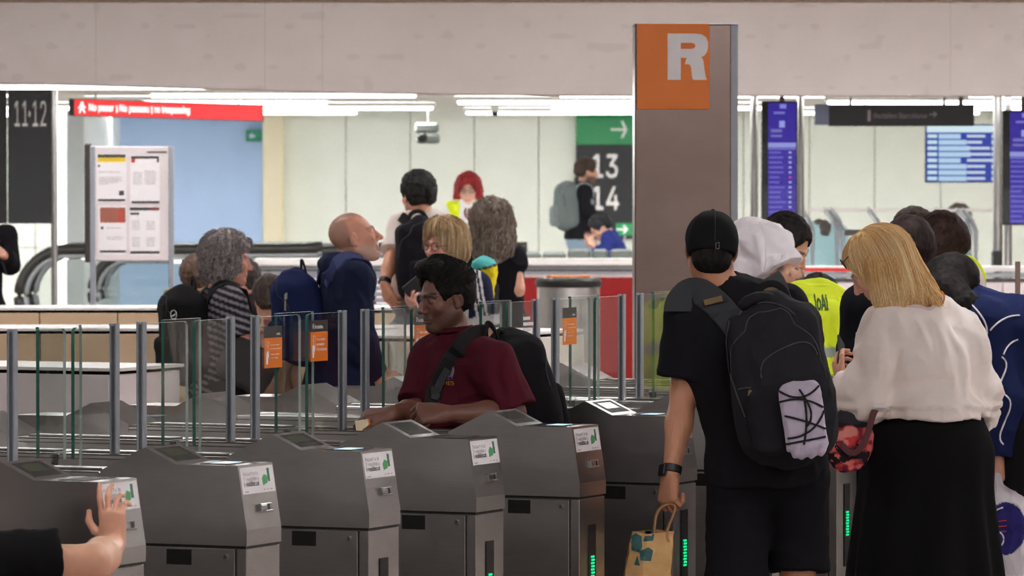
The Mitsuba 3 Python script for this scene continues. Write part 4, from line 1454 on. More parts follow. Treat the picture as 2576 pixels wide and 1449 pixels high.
def garment(B, name, col, F, lo=None, hi=None, res=.008, m="cloth", amount=.05, label=None, color_fn=None, slack=.012):
    J = B['J']
    pts = np.array([v for k, v in J.items() if isinstance(v, np.ndarray) and k not in 'fr'])
    v, f = nets(F, pts.min(0) - .3 if lo is None else lo, pts.max(0) + .3 if hi is None else hi, res, slack)
    c = colored(v, col, amount, 45)
    if color_fn is not None:
        c = color_fn(v, c)
    return obj(name, trimesh.Trimesh(v, f, process=False), m, B['key'], smooth=True, color=c, label=label)


def top_field(B, o=.014, sleeve=(.6, .6), flare=.012, hem=None, neck_r=.062, neck_drop=.0, fold=.007, seed=1, hood=False, cuff=None, extra=None, k=.05, arm_k=.035):
    """Shirt or jacket: torso and sleeves. sleeve: fraction of the upper arm (below 1) or 1 + fraction of the forearm, per arm; hem: height of the lower edge."""
    J, h = B['J'], B['h']
    F = Field()
    torso_ops(F, J, B['fat'], o, B['belly'], k)
    if hem is not None:
        F.add(el(J['pelvis'] - UP * .02, np.array([.165 * B['fat'], .12 * B['fat'] + B['belly'], .16]) * h + o, B['R']), .06)
    if extra:
        for e in extra:
            F.add(e, .04)
    up = nrm(J['neck'] - J['pelvis'])
    # neck opening and hem before the sleeves
    nd = nrm(B['c'] - J['neck'])
    F.sub(rc(J['neck'] + up * (.045 - neck_drop), J['neck'] + nd * .3, neck_r * h), .008)
    F.cut(half(J['neck'] + up * (.055 * h - neck_drop), up), .004)
    if hem is not None:
        F.cut(half([J['pelvis'][0], J['pelvis'][1], hem], [0, 0, -1]), .004)
    for i, q in enumerate('lr'):
        S = Field()
        k_ = B['arms'][i]
        s_, e, w = J['sh' + q], J['el' + q], J['wr' + q]
        fr = sleeve[i]
        if fr <= 1:
            S.add(rc(s_, s_ + (e - s_) * max(fr, .99), .056 * k_ * h + o * .6, (.046 * k_ * h + o + flare)), .01)
            S.cut(half(s_ + (e - s_) * fr, e - s_), .004)
        else:
            S.add(rc(s_, e, .056 * k_ * h + o * .6, .045 * k_ * h + o), .01)
            S.add(rc(e, w, .045 * k_ * h + o, .031 * h + o * .9 + flare * .4), .03)
            S.cut(half(e + (w - e) * (fr - 1), w - e), .004)
        F.ops.append(('+', S, arm_k))
    if fold:
        F.bump(folds(fold, seed=seed))
    return F


def legs_field(B, o=.016, to=1.0, flare=.0, top=None, fold=.008, seed=4):
    """Trousers (to = 1) or shorts (to = fraction of thigh plus shin)."""
    J, h, fat = B['J'], B['h'], B['fat']
    F = Field()
    F.add(el(J['pelvis'], np.array([.16 * fat, .112 * fat + B['belly'] * .5, .13]) * h + o, B['R']), .03)
    for q in 'lr':
        a, k, n = J['hip' + q], J['kn' + q], J['an' + q]
        S = Field()
        S.add(rc(a, k, .085 * fat * h + o, .058 * h + o + flare * .6), .03)
        S.add(rc(k, n, .058 * h + o + flare * .6, .042 * h + o + flare), .03)
        if to < 1:
            S.cut(half(a + (k - a) * min(1, to * 2) + (n - k) * max(0, to * 2 - 1), (k - a) if to < .5 else (n - k)), .004)
        F.ops.append(('+', S, .02))
    if top is not None:
        F.cut(half([0, 0, top], [0, 0, 1]), .004)
    F.cut(half([0, 0, J['anl'][2] - .05], [0, 0, -1]))
    if fold:
        F.bump(folds(fold, (7, 7, 9), seed))
    return F


def shoes(B, c):
    J = B['J']
    for q in 'lr':
        a = J['an' + q]
        F = Field().add(rc(a - UP * .035, a + J['f'] * .16 - UP * .05, .045, .036), .01).add(rc(a, a - UP * .03, .045, .045), .02)
        z0 = a[2] - .045 * J['h']
        F.cut(half([0, 0, max(z0, 0) + .001], [0, 0, -1]))
        v, f = nets(F, a - .2, a + .25, .012)
        obj('shoe', trimesh.Trimesh(v, f, process=False), 'cloth', B['key'], smooth=True, color=colored(v, c))


# ---------------------------------------------------------------- hair
def hair_field(B, thick=.016, kind='short', length=.1, vol=1.0, amp=.006, sc=55, hairline=.05, side=.0, extra=(), seed=5, cheek=None):
    """Hair shell on the cranium; 'short' hugs the skull, 'long' falls to `length` below eye level."""
    c, R, s = B['c'], B['RH'], B['s']
    w = lambda x, y, z: c + R @ (np.array([x, y, z], float) * s)
    F = Field()
    F.add(el(w(0, -.020, .038), (np.array([.0765, .096, .084]) + thick * vol) * s, R), .02)
    if kind == 'short':
        F.add(el(w(0, -.045, -.01), (np.array([.068, .066, .07]) + thick * .6) * s, R), .03)
    for e in extra:
        F.add(e, .03)
    # face opening: everything below the hairline in front of the ears
    Q = Field()
    Q.add(el(w(0, .085, hairline - .085), np.array([.066, .08, .10]) * s, R), .02)
    Q.add(el(w(0, .13, hairline - .10), np.array([.085, .09, .11]) * s, R), .02)
    if kind == 'short':
        for q in (-1, 1):
            Q.add(el(w(q * .085, .012 + side, -.045), np.array([.03, .050, .062]) * s, R), .01)
        Q.add(half(w(0, 0, -.072), R @ np.array([0, .25, 1.0])), .01)
    if cheek is not None:                                       # frees the whole face forward of the ears
        Q.add(rbox(w(0, cheek + .1, hairline - .15), np.array([.14, .1, .15]) * s, .02, R), .02)
    F.sub(Q, .012)
    if amp:
        def g(p):
            return (amp * 2 * (vfbm((p - c) * sc, 3, seed) - .5)).astype(np.float32)
        F.bump(g)
    return F


def hair_mesh(B, F, c1, c2, res=.005, lo=None, hi=None, sc=90, name='hair', seed=1, stretch=(1, 1, .25), label=None):
    lo = B['c'] - .2 if lo is None else lo
    hi = B['c'] + .2 if hi is None else hi
    v, f = nets(F, lo, hi, res, .012)
    q = (v - B['c']) @ B['RH']
    t = vfbm(q * sc * np.array(stretch), 3, seed)[:, None]
    t = np.clip((t - .5) * 2.4 + .5, 0, 1)
    col = lin(c1) * (1 - t) + lin(c2) * t
    return obj(name, trimesh.Trimesh(v, f, process=False), 'hair', B['key'], smooth=True, color=col, label=label)


def strands(B, F, roots, comb, n, step, lift, c1, c2, r=.0011, curl=0, freq=60, seed=0, name='hair_strands', free=None):
    """Strands that run over the hair surface F from roots along comb(p)."""
    rg = np.random.default_rng(seed)
    p = snap(F, roots, .002)
    m = len(p)
    path = [p]
    for i in range(n - 1):
        d = comb(p, i)
        g = grad(F, p)
        d = d - g * (d * g).sum(1, keepdims=True) * .9
        d /= np.linalg.norm(d, axis=1, keepdims=True) + 1e-9
        p = p + d * step
        q = F(p.astype(np.float32))
        mv = np.clip(q - lift, -step, step * .7)
        if free is not None:                                    # ends hang freely below this height
            mv = np.where(p[:, 2] < free, np.minimum(mv, 0), mv)
        p = p - g * mv[:, None]
        path.append(p)
    path = np.stack(path, 1)                                   # (m, n, 3)
    if curl:
        ph = rg.random((m, 1)) * 6.28
        fr = freq * (.7 + .6 * rg.random((m, 1)))
        s = np.arange(n)[None] * step
        t = np.gradient(path, axis=1)
        t /= np.linalg.norm(t, axis=2, keepdims=True) + 1e-9
        a = np.cross(t, rg.normal(size=(m, 1, 3)))
        a /= np.linalg.norm(a, axis=2, keepdims=True) + 1e-9
        b = np.cross(t, a)
        path = path + curl * (a * np.cos(fr * s + ph)[..., None] + b * np.sin(fr * s + ph)[..., None])
    else:
        path = path + rg.normal(size=(m, 1, 3)) * .0012
    K = 3
    t = np.gradient(path, axis=1)
    t /= np.linalg.norm(t, axis=2, keepdims=True) + 1e-9
    a = np.cross(t, np.array([.31, .77, .55]))
    a /= np.linalg.norm(a, axis=2, keepdims=True) + 1e-9
    b = np.cross(t, a)
    rad = r * np.sin(np.linspace(.35, math.pi - .15, n))[None, :, None, None]
    an = np.arange(K) * 2 * math.pi / K
    ring = path[:, :, None] + rad * (a[:, :, None] * np.cos(an)[None, None, :, None] + b[:, :, None] * np.sin(an)[None, None, :, None])
    v = ring.reshape(-1, 3)
    base = (np.arange(m)[:, None] * n + np.arange(n - 1)[None]) * K
    fs = []
    for k in range(K):
        k2 = (k + 1) % K
        a0, a1, b0, b1 = base + k, base + k2, base + K + k, base + K + k2
        fs += [np.stack([a0, a1, b1], -1).reshape(-1, 3), np.stack([a0, b1, b0], -1).reshape(-1, 3)]
    tt = np.repeat(rg.random(m) ** 1.2, n * K)[:, None]
    col = lin(c1) * (1 - tt) + lin(c2) * tt
    key = obj(name, trimesh.Trimesh(v, np.vstack(fs), process=False), 'hair', B['key'], smooth=True, color=col)
    labels[key] = {'kind': 'stuff'}
    return key


def scalp_points(B, m, lo=-.2, seed=0, back=-1.0, top=1.0):
    """m random points round the head above local height lo."""
    rg = np.random.default_rng(seed)
    d = rg.normal(size=(m * 4, 3))
    d /= np.linalg.norm(d, axis=1, keepdims=True)
    d = d[(d[:, 2] > lo) & (d[:, 2] < top)][:m]
    q = np.array([0, -.02, .035]) + d * .1
    return B['c'] + (q * B['s']) @ B['RH'].T


def eyeglasses(B, c, r=.021, sc=1.0, lift=0.0, back=0.0):
    """Round frames before the eyes: rims, bridge, temples, lenses."""
    w = lambda x, y, z: B['c'] + B['RH'] @ (np.array([x, y + back, z + lift], float) * B['s'])
    g = obj('eyeglasses', tube([w(-.012, .106, .006), w(0, .109, .010), w(.012, .106, .006)], .0016, 8), c, B['key'], smooth=True)
    a = np.linspace(0, 2 * math.pi, 25)[:-1]
    for q in (-1, 1):
        ring = [w(q * .033 + r * math.cos(x), .102 - abs(q * .033 + r * math.cos(x)) * .12, .001 + r * .92 * math.sin(x)) for x in a]
        obj('rim', tube(ring, .0019, 8, closed=True), c, g, smooth=True)
        obj('temple', tube([w(q * (.033 + r), .094, .006), w(q * .078, .06, .008), w(q * .082, -.005, .008), w(q * .080, -.03, -.012)], .0016, 6), c, g, smooth=True)
        m = trimesh.Trimesh(np.array([w(q * .033, .1005, .001)] + ring), [[0, i + 1, (i + 1) % 24 + 1] for i in range(24)], process=False)
        obj('lens', m, 'clear_glass', g)
    return g


def backpack(label, c, R, w, h, d, col, col2=None, lumps=(), res=.008, fold=.006, seed=2, taper=.8, name='backpack'):
    """Backpack body: c centre, R columns right, back (away from the wearer), up."""
    t = thing(name, label, 'backpack')
    c = np.asarray(c, float)
    F = Field()
    F.add(rbox(c, [w / 2, d / 2, h / 2 * .92], min(w, d) * .3, R), .02)
    F.add(el(c + R @ np.array([0, d * .05, -h * .12]), [w * .55, d * .58, h * .42], R), .05)
    F.add(el(c + R @ np.array([0, 0, h * .22]), [w * .48 * taper, d * .5, h * .34], R), .05)
    P_ = Field()
    P_.add(rbox(c + R @ np.array([0, d * .5, -h * .2]), [w * .36, d * .22, h * .22], d * .16, R), .02)
    for l in lumps:
        F.add(l, .02)
    F.bump(folds(fold, (8, 8, 8), seed))
    v, f = nets(F, c - max(w, h) * .8, c + max(w, h) * .8, res)
    obj('body', trimesh.Trimesh(v, f, process=False), 'cloth', t, smooth=True, color=colored(v, col, .07, 35))
    G = Field(('+', P_, 0)).bump(folds(fold * .7, (9, 9, 9), seed + 3))
    v, f = nets(G, c - max(w, h) * .8, c + max(w, h) * .8, res)
    if len(v):
        obj('front_pocket', trimesh.Trimesh(v, f, process=False), 'cloth', t, smooth=True, color=colored(v, col2 or col, .07, 35))
    hl = [c + R @ np.array([x, -d * .3, h * .5 + z]) for x, z in ((-.045, -.02), (-.035, .035), (0, .05), (.035, .035), (.045, -.02))]
    obj('top_handle', tube(spline(hl, 16), 1, 8, flat=(.024, .008), up=R[:, 1]), 'fabric_black', t, smooth=True)
    zp = [c + R @ np.array([w * .5 * math.cos(a), d * .30, -h * .05 + h * .47 * math.sin(a)]) for a in np.linspace(.1, math.pi - .1, 24)]
    obj('zip', tube(snap(F, zp, .001), .0028, 6), 'fabric_dark_line', t, smooth=True)
    return t, F


mat('fabric_black', (19, 19, 21), rough=0.9, spec=.2)
mat('fabric_dark_line', (44, 45, 48), rough=0.8, spec=.2)
mat('fabric_grey', (44, 45, 48), rough=0.9, spec=.2)
mat('fabric_olive', (116, 98, 70), rough=0.8, spec=.2)
mat('buckle', (84, 74, 56), rough=0.4)
mat('frame_plum', (88, 52, 66), rough=0.3)
mat('frame_black', (30, 28, 30), rough=0.3)


def collar(B, F, r, lift, m, w=.018):
    """Neckband along the upper edge of the shirt."""
    up = nrm(B['J']['neck'] - B['J']['pelvis'])
    nd = nrm(B['c'] - B['J']['neck'])
    o = B['J']['neck'] + nd * lift / (nd @ up)
    a = nrm(np.cross(up, [0, 1, 0.2]))
    b = np.cross(up, a)
    p = np.array([o + (a * math.cos(t) + b * math.sin(t)) * r for t in np.linspace(0, 2 * math.pi, 41)[:-1]])
    return obj('neckband', tube(p, 1, 10, closed=True, flat=(w, .012), up=[nrm(q - o) for q in p]), m, B['key'], smooth=True)


def decal(F, m, o, ex, ey, off=.0015):
    """Lays a flat mesh (xy plane) on the surface F around o."""
    p = np.asarray(o) + np.outer(m.vertices[:, 0], nrm(ex)) + np.outer(m.vertices[:, 1], nrm(ey))
    q = snap(F, p, off, 6) + grad(F, p) * m.vertices[:, 2:3]
    return trimesh.Trimesh(q, np.array(m.faces), process=False)


def dense(m, e=.006):
    v, f = trimesh.remesh.subdivide_to_size(m.vertices, m.faces, e)
    return trimesh.Trimesh(v, f, process=False)


def cast(F, pts, d, off=.002, n=40, trim=True):
    """Points sent along direction d until they lie off above the surface F."""
    p = np.array(pts, np.float32)
    d = np.asarray(nrm(d), np.float32)
    for _ in range(n):
        p = p + d * np.clip(F(p) - off, -.01, .05)[:, None] * .8
    ok = np.abs(F(p) - off) < .012                              # what missed the surface is left out
    return p[ok] if trim else p


def decal_cast(F, m, o, ex, ey, d, off=.002):
    p = np.asarray(o) + np.outer(m.vertices[:, 0], nrm(ex)) + np.outer(m.vertices[:, 1], nrm(ey))
    q = cast(F, p, d, off, trim=False) - np.outer(m.vertices[:, 2], nrm(d))
    return trimesh.Trimesh(q, np.array(m.faces), process=False)


def ribbon_cast(F, pts, w, t, off=.006, n=30, d=(0, 1, 0)):
    """A strap laid on F from the side the pieces are seen from."""
    p = cast(F, spline(pts, n) - np.asarray(nrm(d)) * .35, d, off)
    return tube(p, 1, 10, flat=(w, t), up=[0, -1, .12])


def creases(F, lines, D, r=.010, k=.022, back=.5):
    """Cloth folds pressed into the surface F along pixel lines traced at depth D."""
    cuts = []
    for pts in lines:
        q = cast(F, spline([P(a, b, D - back) for a, b in pts], 10), [0, 1, 0], r * .55, trim=False)
        cuts += [(q[i], q[i + 1]) for i in range(len(q) - 1)]
    for a, b in cuts:
        F.sub(rc(a, b, r), k)


# ================================================================ man in maroon, in the passage behind the fifth gate
D = 17.42
J = skeleton(1.66, X(1185, D), D, 206, over={
    'head': P(1118, 748, D - .02), 'neck': P(1152, 862, D), 'shl': P(1243, 912, D - .17), 'shr': P(1082, 905, D + .10),
    'ell': P(1292, 1040, D - .19), 'wrl': P(1124, 1041, D - .32), 'elr': P(1052, 1036, D + .0), 'wrr': P(986, 1041, D - .27),
    'pelvis': P(1185, 1185, D), 'chest': P(1170, 980, D)})
FL = np.array([-1, 0, 0.0])
mm = person('man in a maroon T-shirt with short black hair, ticket in hand between the gates', J, (88, 57, 46),
            dict(yaw=212, pitch=-10, roll=-3, lips=(110, 66, 60), brows=(24, 18, 16), beard=(50, 36, 32), beard_amt=.55, scalp=(40, 30, 26), hairline=.075, gaze=(4, -22), iris=(26, 18, 14), nose=1.1, s=.91, white=(92, 82, 78), brow_w=1.5, rosy=.03), res=.0024,
            hands=[('l', [-1, -.05, .02], [0.25, .75, -.55], -1, ((58, 88), (62, 92), (66, 92), (68, 92)), (.2, .9), 1.02),
                   ('r', [-1, -.05, -.06], [.05, .3, -.95], 1, ((36, 52), (44, 58), (48, 60), (52, 62)), (.1, .45), 1.0)], fat=1.12, belly=.03, arms=(1.06, 1.06))
F = top_field(mm, o=.017, sleeve=(.93, .86), flare=.02, hem=.84, neck_r=.066, neck_drop=-.002, fold=.008, seed=21)
creases(F, [[(1262, 880), (1250, 940), (1262, 1000)], [(1060, 900), (1056, 960), (1040, 1020)], [(1150, 1040), (1200, 1020), (1240, 1030)], [(1110, 890), (1140, 905), (1185, 900)]], D, .008)
garment(mm, 'shirt', (58, 18, 27), F, res=.007)
collar(mm, F, .0605, .046, mat('maroon_rib', (54, 17, 25), rough=.95, spec=.05))
garment(mm, 'trousers', (40, 42, 48), legs_field(mm, top=.92), res=.014)
shoes(mm, (40, 40, 40))
H = hair_field(mm, .013, 'short', hairline=.074, amp=.004, sc=80, side=.002, extra=[el(mm['c'] + mm['RH'] @ np.array([.01, .028, .108]), [.062, .062, .034], mm['RH'])])
hair_mesh(mm, H, (9, 8, 8), (24, 21, 21), .0035, sc=130)
rp = scalp_points(mm, 2600, .12, 3)
rp = rp[H(rp.astype(np.float32)) < .02]
fw, up_ = mm['RH'][:, 1], mm['RH'][:, 2]
rp = rp[((rp - mm['c']) @ fw < .055) | ((rp - mm['c']) @ up_ > .085)]
strands(mm, H, rp, lambda p, i: np.tile(-fw * .7 + up_ * .5 - mm['RH'][:, 0] * .2, (len(p), 1)), 6, .006, .006, (8, 7, 7), (34, 31, 30), .0008, seed=2)
# chest print, partly under the strap
o = P(1119, 930, D - .22)
ex, ey = nrm([.86, -.5, 0]), nrm([0.03, 0, 1])
for s, dz, w, c in (('NEY', -.036, .052, (112, 104, 164)), ('HES', -.055, .055, (160, 120, 40))):
    m = dense(text(s, .0135, .001, True, width=w * .66))
    m.apply_translation([-.006, dz, 0])
    d = decal_cast(F, m, o - [0, .4, 0], [1, 0, 0], [0, 0, 1], [0, 1, 0])
    obj('print_lettering', d, 'cloth', mm['key'] + '__shirt', color=np.tile(lin(c), (len(d.vertices), 1)))
for poly, c in (([(.012, .020), (.018, .030), (.028, .052), (.026, .026), (.026, .014), (.014, .012)], (190, 120, 130)), ([(.016 + .015 * math.cos(a), -.006 + .022 * math.sin(a)) for a in np.linspace(0, 6.1, 22)], (120, 112, 128)), ([(.016 + .008 * math.cos(a), -.004 + .013 * math.sin(a)) for a in np.linspace(0, 6.1, 14)], (74, 66, 84))):
    d = decal_cast(F, dense(flat_poly(poly, .0006)), o - [0, .4, 0], [1, 0, 0], [0, 0, 1], [0, 1, 0], .0014)
    obj('print_picture', d, 'cloth', mm['key'] + '__shirt', color=np.tile(lin(c), (len(d.vertices), 1)))
# backpack and strap
bk = nrm([.93, .36, .0])
RB = np.stack([nrm(np.cross(bk, UP)), bk, UP], 1)
RB = RB @ Rot.from_euler('x', 14, degrees=True).as_matrix()
bp, BF = backpack('black backpack on the man in maroon', P(1306, 985, D + .06), RB, .30, .40, .17, (19, 19, 21), (22, 22, 24), seed=5)
st = ribbon_cast(F, [P(a, b, D) for a, b in ((1222, 838), (1190, 842), (1160, 870), (1130, 915), (1108, 960), (1092, 1005), (1100, 1050))], .062, .010, .006, 34)
obj('strap', st, 'fabric_black', bp, smooth=40)
st = ribbon_cast(F, [P(1128, 925, D), P(1106, 965, D), P(1094, 1000, D)], .026, .005, .016, 14)
obj('webbing', st, 'fabric_grey', bp, smooth=40)
bkp = cast(F, [P(1092, 1000, D - .5)], [0, 1, 0], .014, trim=False)[0]
obj('buckle', bx(-.018, .018, -.006, .006, -.022, .022, .004).apply_translation(bkp), 'black_plastic', bp)
obj('handle', tube(spline([P(1252, 848, D), P(1262, 832, D), P(1272, 850, D), P(1266, 872, D), P(1276, 885, D + .03)], 20), 1, 8, flat=(.028, .01), up=(1, 0, .3)), 'fabric_black', bp, smooth=True)
obj('strap', tube(spline([P(1262, 868, D), P(1285, 862, D + .02), P(1302, 880, D + .04), P(1296, 915, D + .05), P(1288, 940, D + .06)], 20), 1, 8, flat=(.045, .012), up=(0, -1, .2)), 'fabric_black', bp, smooth=True)
tk = trimesh.creation.box((.0008, .05, .052)) if False else bx(-.025, .025, -.0005, .0005, -.034, .03, 0)
tk.apply_transform(trimesh.transformations.rotation_matrix(math.radians(-8), [0, 1, 0]))
tcen = P(914, 1079, D - .315)
tk.apply_translation(tcen)
tt = tag(obj('paper_ticket', tk, mat('ticket_cream', (236, 220, 186), rough=.6)), 'cream paper ticket with orange edge in the hand of the man in maroon', 'ticket')
e = bx(.019, .025, -.0009, .0009, -.034, .03, 0)
e.apply_transform(trimesh.transformations.rotation_matrix(math.radians(-8), [0, 1, 0]))
obj('orange_edge', e.apply_translation(tcen), 'print_orange', tt)
stud = trimesh.creation.icosphere(subdivisions=1, radius=.0022)
obj('ear_stud', stud.apply_translation(P(1168, 787, D - .13)), 'steel_bright', mm['key'])

# ================================================================ man in a black cap, seen from behind
D = 17.2
J = skeleton(1.73, X(1885, D), D, 104, over={
    'head': P(1788, 628, D), 'neck': P(1812, 725, D + .0), 'shl': P(1733, 790, D), 'shr': P(1975, 775, D + .03), 'chest': P(1880, 900, D), 'pelvis': P(1928, 1165, D),
    'ell': P(1722, 985, D + .02), 'wrl': P(1688, 1190, D - .06), 'elr': P(2000, 970, D + .22), 'wrr': P(1960, 1060, D + .36),
    'hipl': P(1862, 1200, D), 'hipr': P(2000, 1195, D), 'knl': P(1854, 1458, D - .05), 'knr': P(2010, 1440, D + .05), 'anl': P(1846, 1780, D), 'anr': P(2010, 1775, D)})
cm = person('man in a black cap and black clothes seen from behind, with a backpack', J, (200, 142, 112),
            dict(yaw=94, pitch=-12, roll=4, eyes=True, scalp=(30, 24, 22), hairline=.07, neck_r=.062), res=.0032,
            hands=[('l', [-.12, .02, -1], [.75, .65, 0], -1, ((40, 70), (48, 76), (52, 78), (54, 80)), (.2, .6), 1.05)], fat=1.1, arms=(1.12, 1.1))
F = top_field(cm, o=.02, sleeve=(.80, .8), flare=.03, hem=Z(1222, D), neck_r=.066, neck_drop=-.010, fold=.008, seed=31)
garment(cm, 'shirt', (19, 19, 22), F, res=.008)
S_ = legs_field(cm, o=.022, to=.50, flare=.034, top=Z(1175, D), fold=.008)
garment(cm, 'shorts', (15, 15, 18), S_, res=.009)
shoes(cm, (60, 60, 62))
c, R = cm['c'], cm['RH']
w = lambda x, y, z: c + R @ np.array([x, y, z], float)
HF = Field().add(el(w(0, -.022, .022), [.080, .099, .088], R)).add(el(w(0, -.05, -.045), [.066, .055, .05], R), .02).cut(half(w(0, 0, -.078), R @ np.array([0, .3, -1.0]) * -1 * -1), .01)
HF.sub(el(w(0, .09, -.03), [.09, .10, .12], R), .01)
for q in (-1, 1):
    HF.sub(el(w(q * .088, .005, -.03), [.028, .045, .055], R), .008)
HF.bump(lambda p: (.004 * (vfbm((p - c) * 120, 2, 4) - .5)).astype(np.float32))
hair_mesh(cm, HF, (12, 11, 11), (26, 23, 22), .004)
CF = Field().add(el(w(0, -.012, .036), [.088, .108, .092], R)).add(el(w(0, -.052, .0), [.079, .066, .07], R), .03)
CF.cut(half(w(0, -.02, -.030), R @ np.array([0, -.12, -1.0])), .006)
cap = garment(cm, 'cap', (17, 18, 19), CF, c - .2, c + .2, .004, amount=.04)
br = Field().add(el(w(0, .115, .012), [.078, .085, .012], R)).cut(half(w(0, .06, 0), R @ np.array([0, -1.0, 0])))
garment(cm, 'cap_peak', (17, 18, 19), br, c - .25, c + .25, .005)
for a in range(3):
    ang = math.radians(-90 + (a - 1) * 60)
    pth = [w(.088 * math.sin(t) * math.cos(ang), -.012 + .108 * math.sin(t) * math.sin(ang), .036 + .092 * math.cos(t)) for t in np.linspace(0, 1.9, 18)]
    obj('seam', tube(snap(CF, pth, .0008), .0012, 5), 'fabric_dark_line', cap, smooth=True)
bt = trimesh.creation.icosphere(subdivisions=2, radius=.008)
obj('button', bt.apply_translation(w(0, -.012, .128)), 'fabric_black', cap, smooth=True)
tg = snap(CF, [P(1806, 618, D - .12)], .001)[0]
g = grad(CF, [tg])[0]
rt = nrm(np.cross(UP, g))
obj('label_tag', cat(*[frame_mesh(q, tg, rt, np.cross(g, rt)) for q in (rect(-.008, -.0065, -.011, .011, .0014), rect(-.003, .0035, .009, .011, .0012), rect(-.003, .0035, -.011, -.009, .0012), rect(.0035, .0045, -.011, .011, .0012))]), 'print_grey', cap)
# watch on the left wrist
a, b = J['ell'], J['wrl']
d = nrm(b - a)
ctr = b - d * .012
o1 = nrm(np.cross(d, [0, -1, 0]))
o2 = np.cross(d, o1)
ring = [ctr + (o1 * math.cos(t) + o2 * math.sin(t)) * .033 for t in np.linspace(0, 2 * math.pi, 33)[:-1]]
wt = obj('wristwatch', tube(ring, 1, 8, closed=True, flat=(.026, .005), up=[nrm(p - ctr) for p in ring]), 'black_plastic', cm['key'], smooth=40)
obj('watch_case', frame_mesh(bx(-.019, .019, -.021, .021, -.006, .006, .004), ctr + nrm([-.8, -.5, 0]) * .036, nrm(np.cross(d, nrm([-.8, -.5, 0]))), d), 'black_plastic', wt)
# paper bag
D2 = D - .05
t = thing('paper_bag', 'brown paper bag with dark green print in the hand of the man in a cap', 'paper bag')
zt, zb = Z(1338, D2), Z(1338, D2) - .30
c0 = P(1642, 1338, D2)
q = [(-.066, -.045), (-.015, -.062), (.068, -.040), (.072, .045), (.01, .06), (-.064, .05)]
vb = np.array([(c0[0] + a * 1.02, c0[1] + b, zt - (.004 if i % 2 else -.004)) for i, (a, b) in enumerate(q)] + [(c0[0] + a * 1.14 - .018, c0[1] + b * 1.3, zt - .12 + (.01 if i % 2 else -.01)) for i, (a, b) in enumerate(q)] + [(c0[0] + a * 1.12 - .024, c0[1] + b * 1.35, zb) for a, b in q])
n = 6
ff = []
for k in range(2):
    for i in range(n):
        j = (i + 1) % n
        ff += [[k * n + i, (k + 1) * n + i, (k + 1) * n + j], [k * n + i, (k + 1) * n + j, k * n + j]]
ff += [[2 * n, 2 * n + i + 1, 2 * n + i + 2] if False else [2 * n, 2 * n + i + 2, 2 * n + i + 1] for i in range(n - 2)]
m = trimesh.Trimesh(vb, ff, process=False)
m = dense(m, .012)
m.vertices = m.vertices + np.c_[vnoise(m.vertices * 40, 1) - .5, vnoise(m.vertices * 40, 2) - .5, np.zeros(len(m.vertices))] * .010
mat('kraft', paint((196, 152, 98), (214, 172, 116), 18), rough=.7)
obj('bag_body', m, 'kraft', t, smooth=False)
BGF = lambda p: np.full(len(p), 1.0)
for dy in (-.05, .055):
    hd_ = cm['tips']['l'][1] * .5 + J['wrl'] * .5
    hd_ = J['wrl'] + np.array([-.012, .0, -.095])
    pts = [[c0[0] + .0, c0[1] + dy, zt - .03], [c0[0] + .006, c0[1] + dy * .8, zt + .012], hd_ + [-.008, dy * .2, -.012], hd_ + [.018, dy * .2, -.008], [c0[0] + .05, c0[1] + dy * .8, zt + .01], [c0[0] + .052, c0[1] + dy, zt - .03]]
    obj('handle', tube(spline(pts, 22), 1, 6, flat=(.008, .003), up=(0, 1, 0.2)), mat('kraft_handle', (150, 112, 78), rough=.7), t, smooth=True)
tm = trimesh.Trimesh(m.vertices, m.faces, process=False)
locs = []


def onbag(mesh2, px, py):
    """Print laid on the bag's camera side."""
    mesh2 = dense(mesh2, .012)
    o = P(px, py, D2 - .3)
    v = np.c_[o[0] + mesh2.vertices[:, 0], np.full(len(mesh2.vertices), D2 - .3), o[2] + mesh2.vertices[:, 1]]
    hit = np.full(len(v), np.nan)
    tri = tm.triangles
    for i, pnt in enumerate(v):
        a, b, c_ = tri[:, 0], tri[:, 1], tri[:, 2]
        d = (b[:, 2] - c_[:, 2]) * (a[:, 0] - c_[:, 0]) + (c_[:, 0] - b[:, 0]) * (a[:, 2] - c_[:, 2])
        d = np.where(np.abs(d) < 1e-12, 1e-12, d)
        l1 = ((b[:, 2] - c_[:, 2]) * (pnt[0] - c_[:, 0]) + (c_[:, 0] - b[:, 0]) * (pnt[2] - c_[:, 2])) / d
        l2 = ((c_[:, 2] - a[:, 2]) * (pnt[0] - c_[:, 0]) + (a[:, 0] - c_[:, 0]) * (pnt[2] - c_[:, 2])) / d
        ok = (l1 >= 0) & (l2 >= 0) & (l1 + l2 <= 1)
        if ok.any():
            hit[i] = (l1 * a[:, 1] + l2 * b[:, 1] + (1 - l1 - l2) * c_[:, 1])[ok].min()
    hit = np.where(np.isnan(hit), np.nanmean(hit) if np.isfinite(hit).any() else D2, hit)
    return trimesh.Trimesh(np.c_[v[:, 0], hit - .002, v[:, 2]], mesh2.faces, process=False)


for pts, px, py in (([(-.012, -.02), (.008, -.026), (.014, -.01), (.012, .014), (-.002, .022), (-.014, .012)], 1606, 1378), ([(-.014, -.028), (.012, -.03), (.018, -.004), (.006, .004), (-.016, -.006)], 1630, 1395), ([(-.012, -.008), (.012, -.006), (.016, .014), (-.004, .018)], 1636, 1368), ([(-.006, -.01), (.008, -.012), (.002, .012)], 1606, 1425)):
    obj('print', onbag(flat_poly([(a_ * 1.35, b_ * 1.35) for a_, b_ in pts], .0005), px, py), 'print_bag', t)

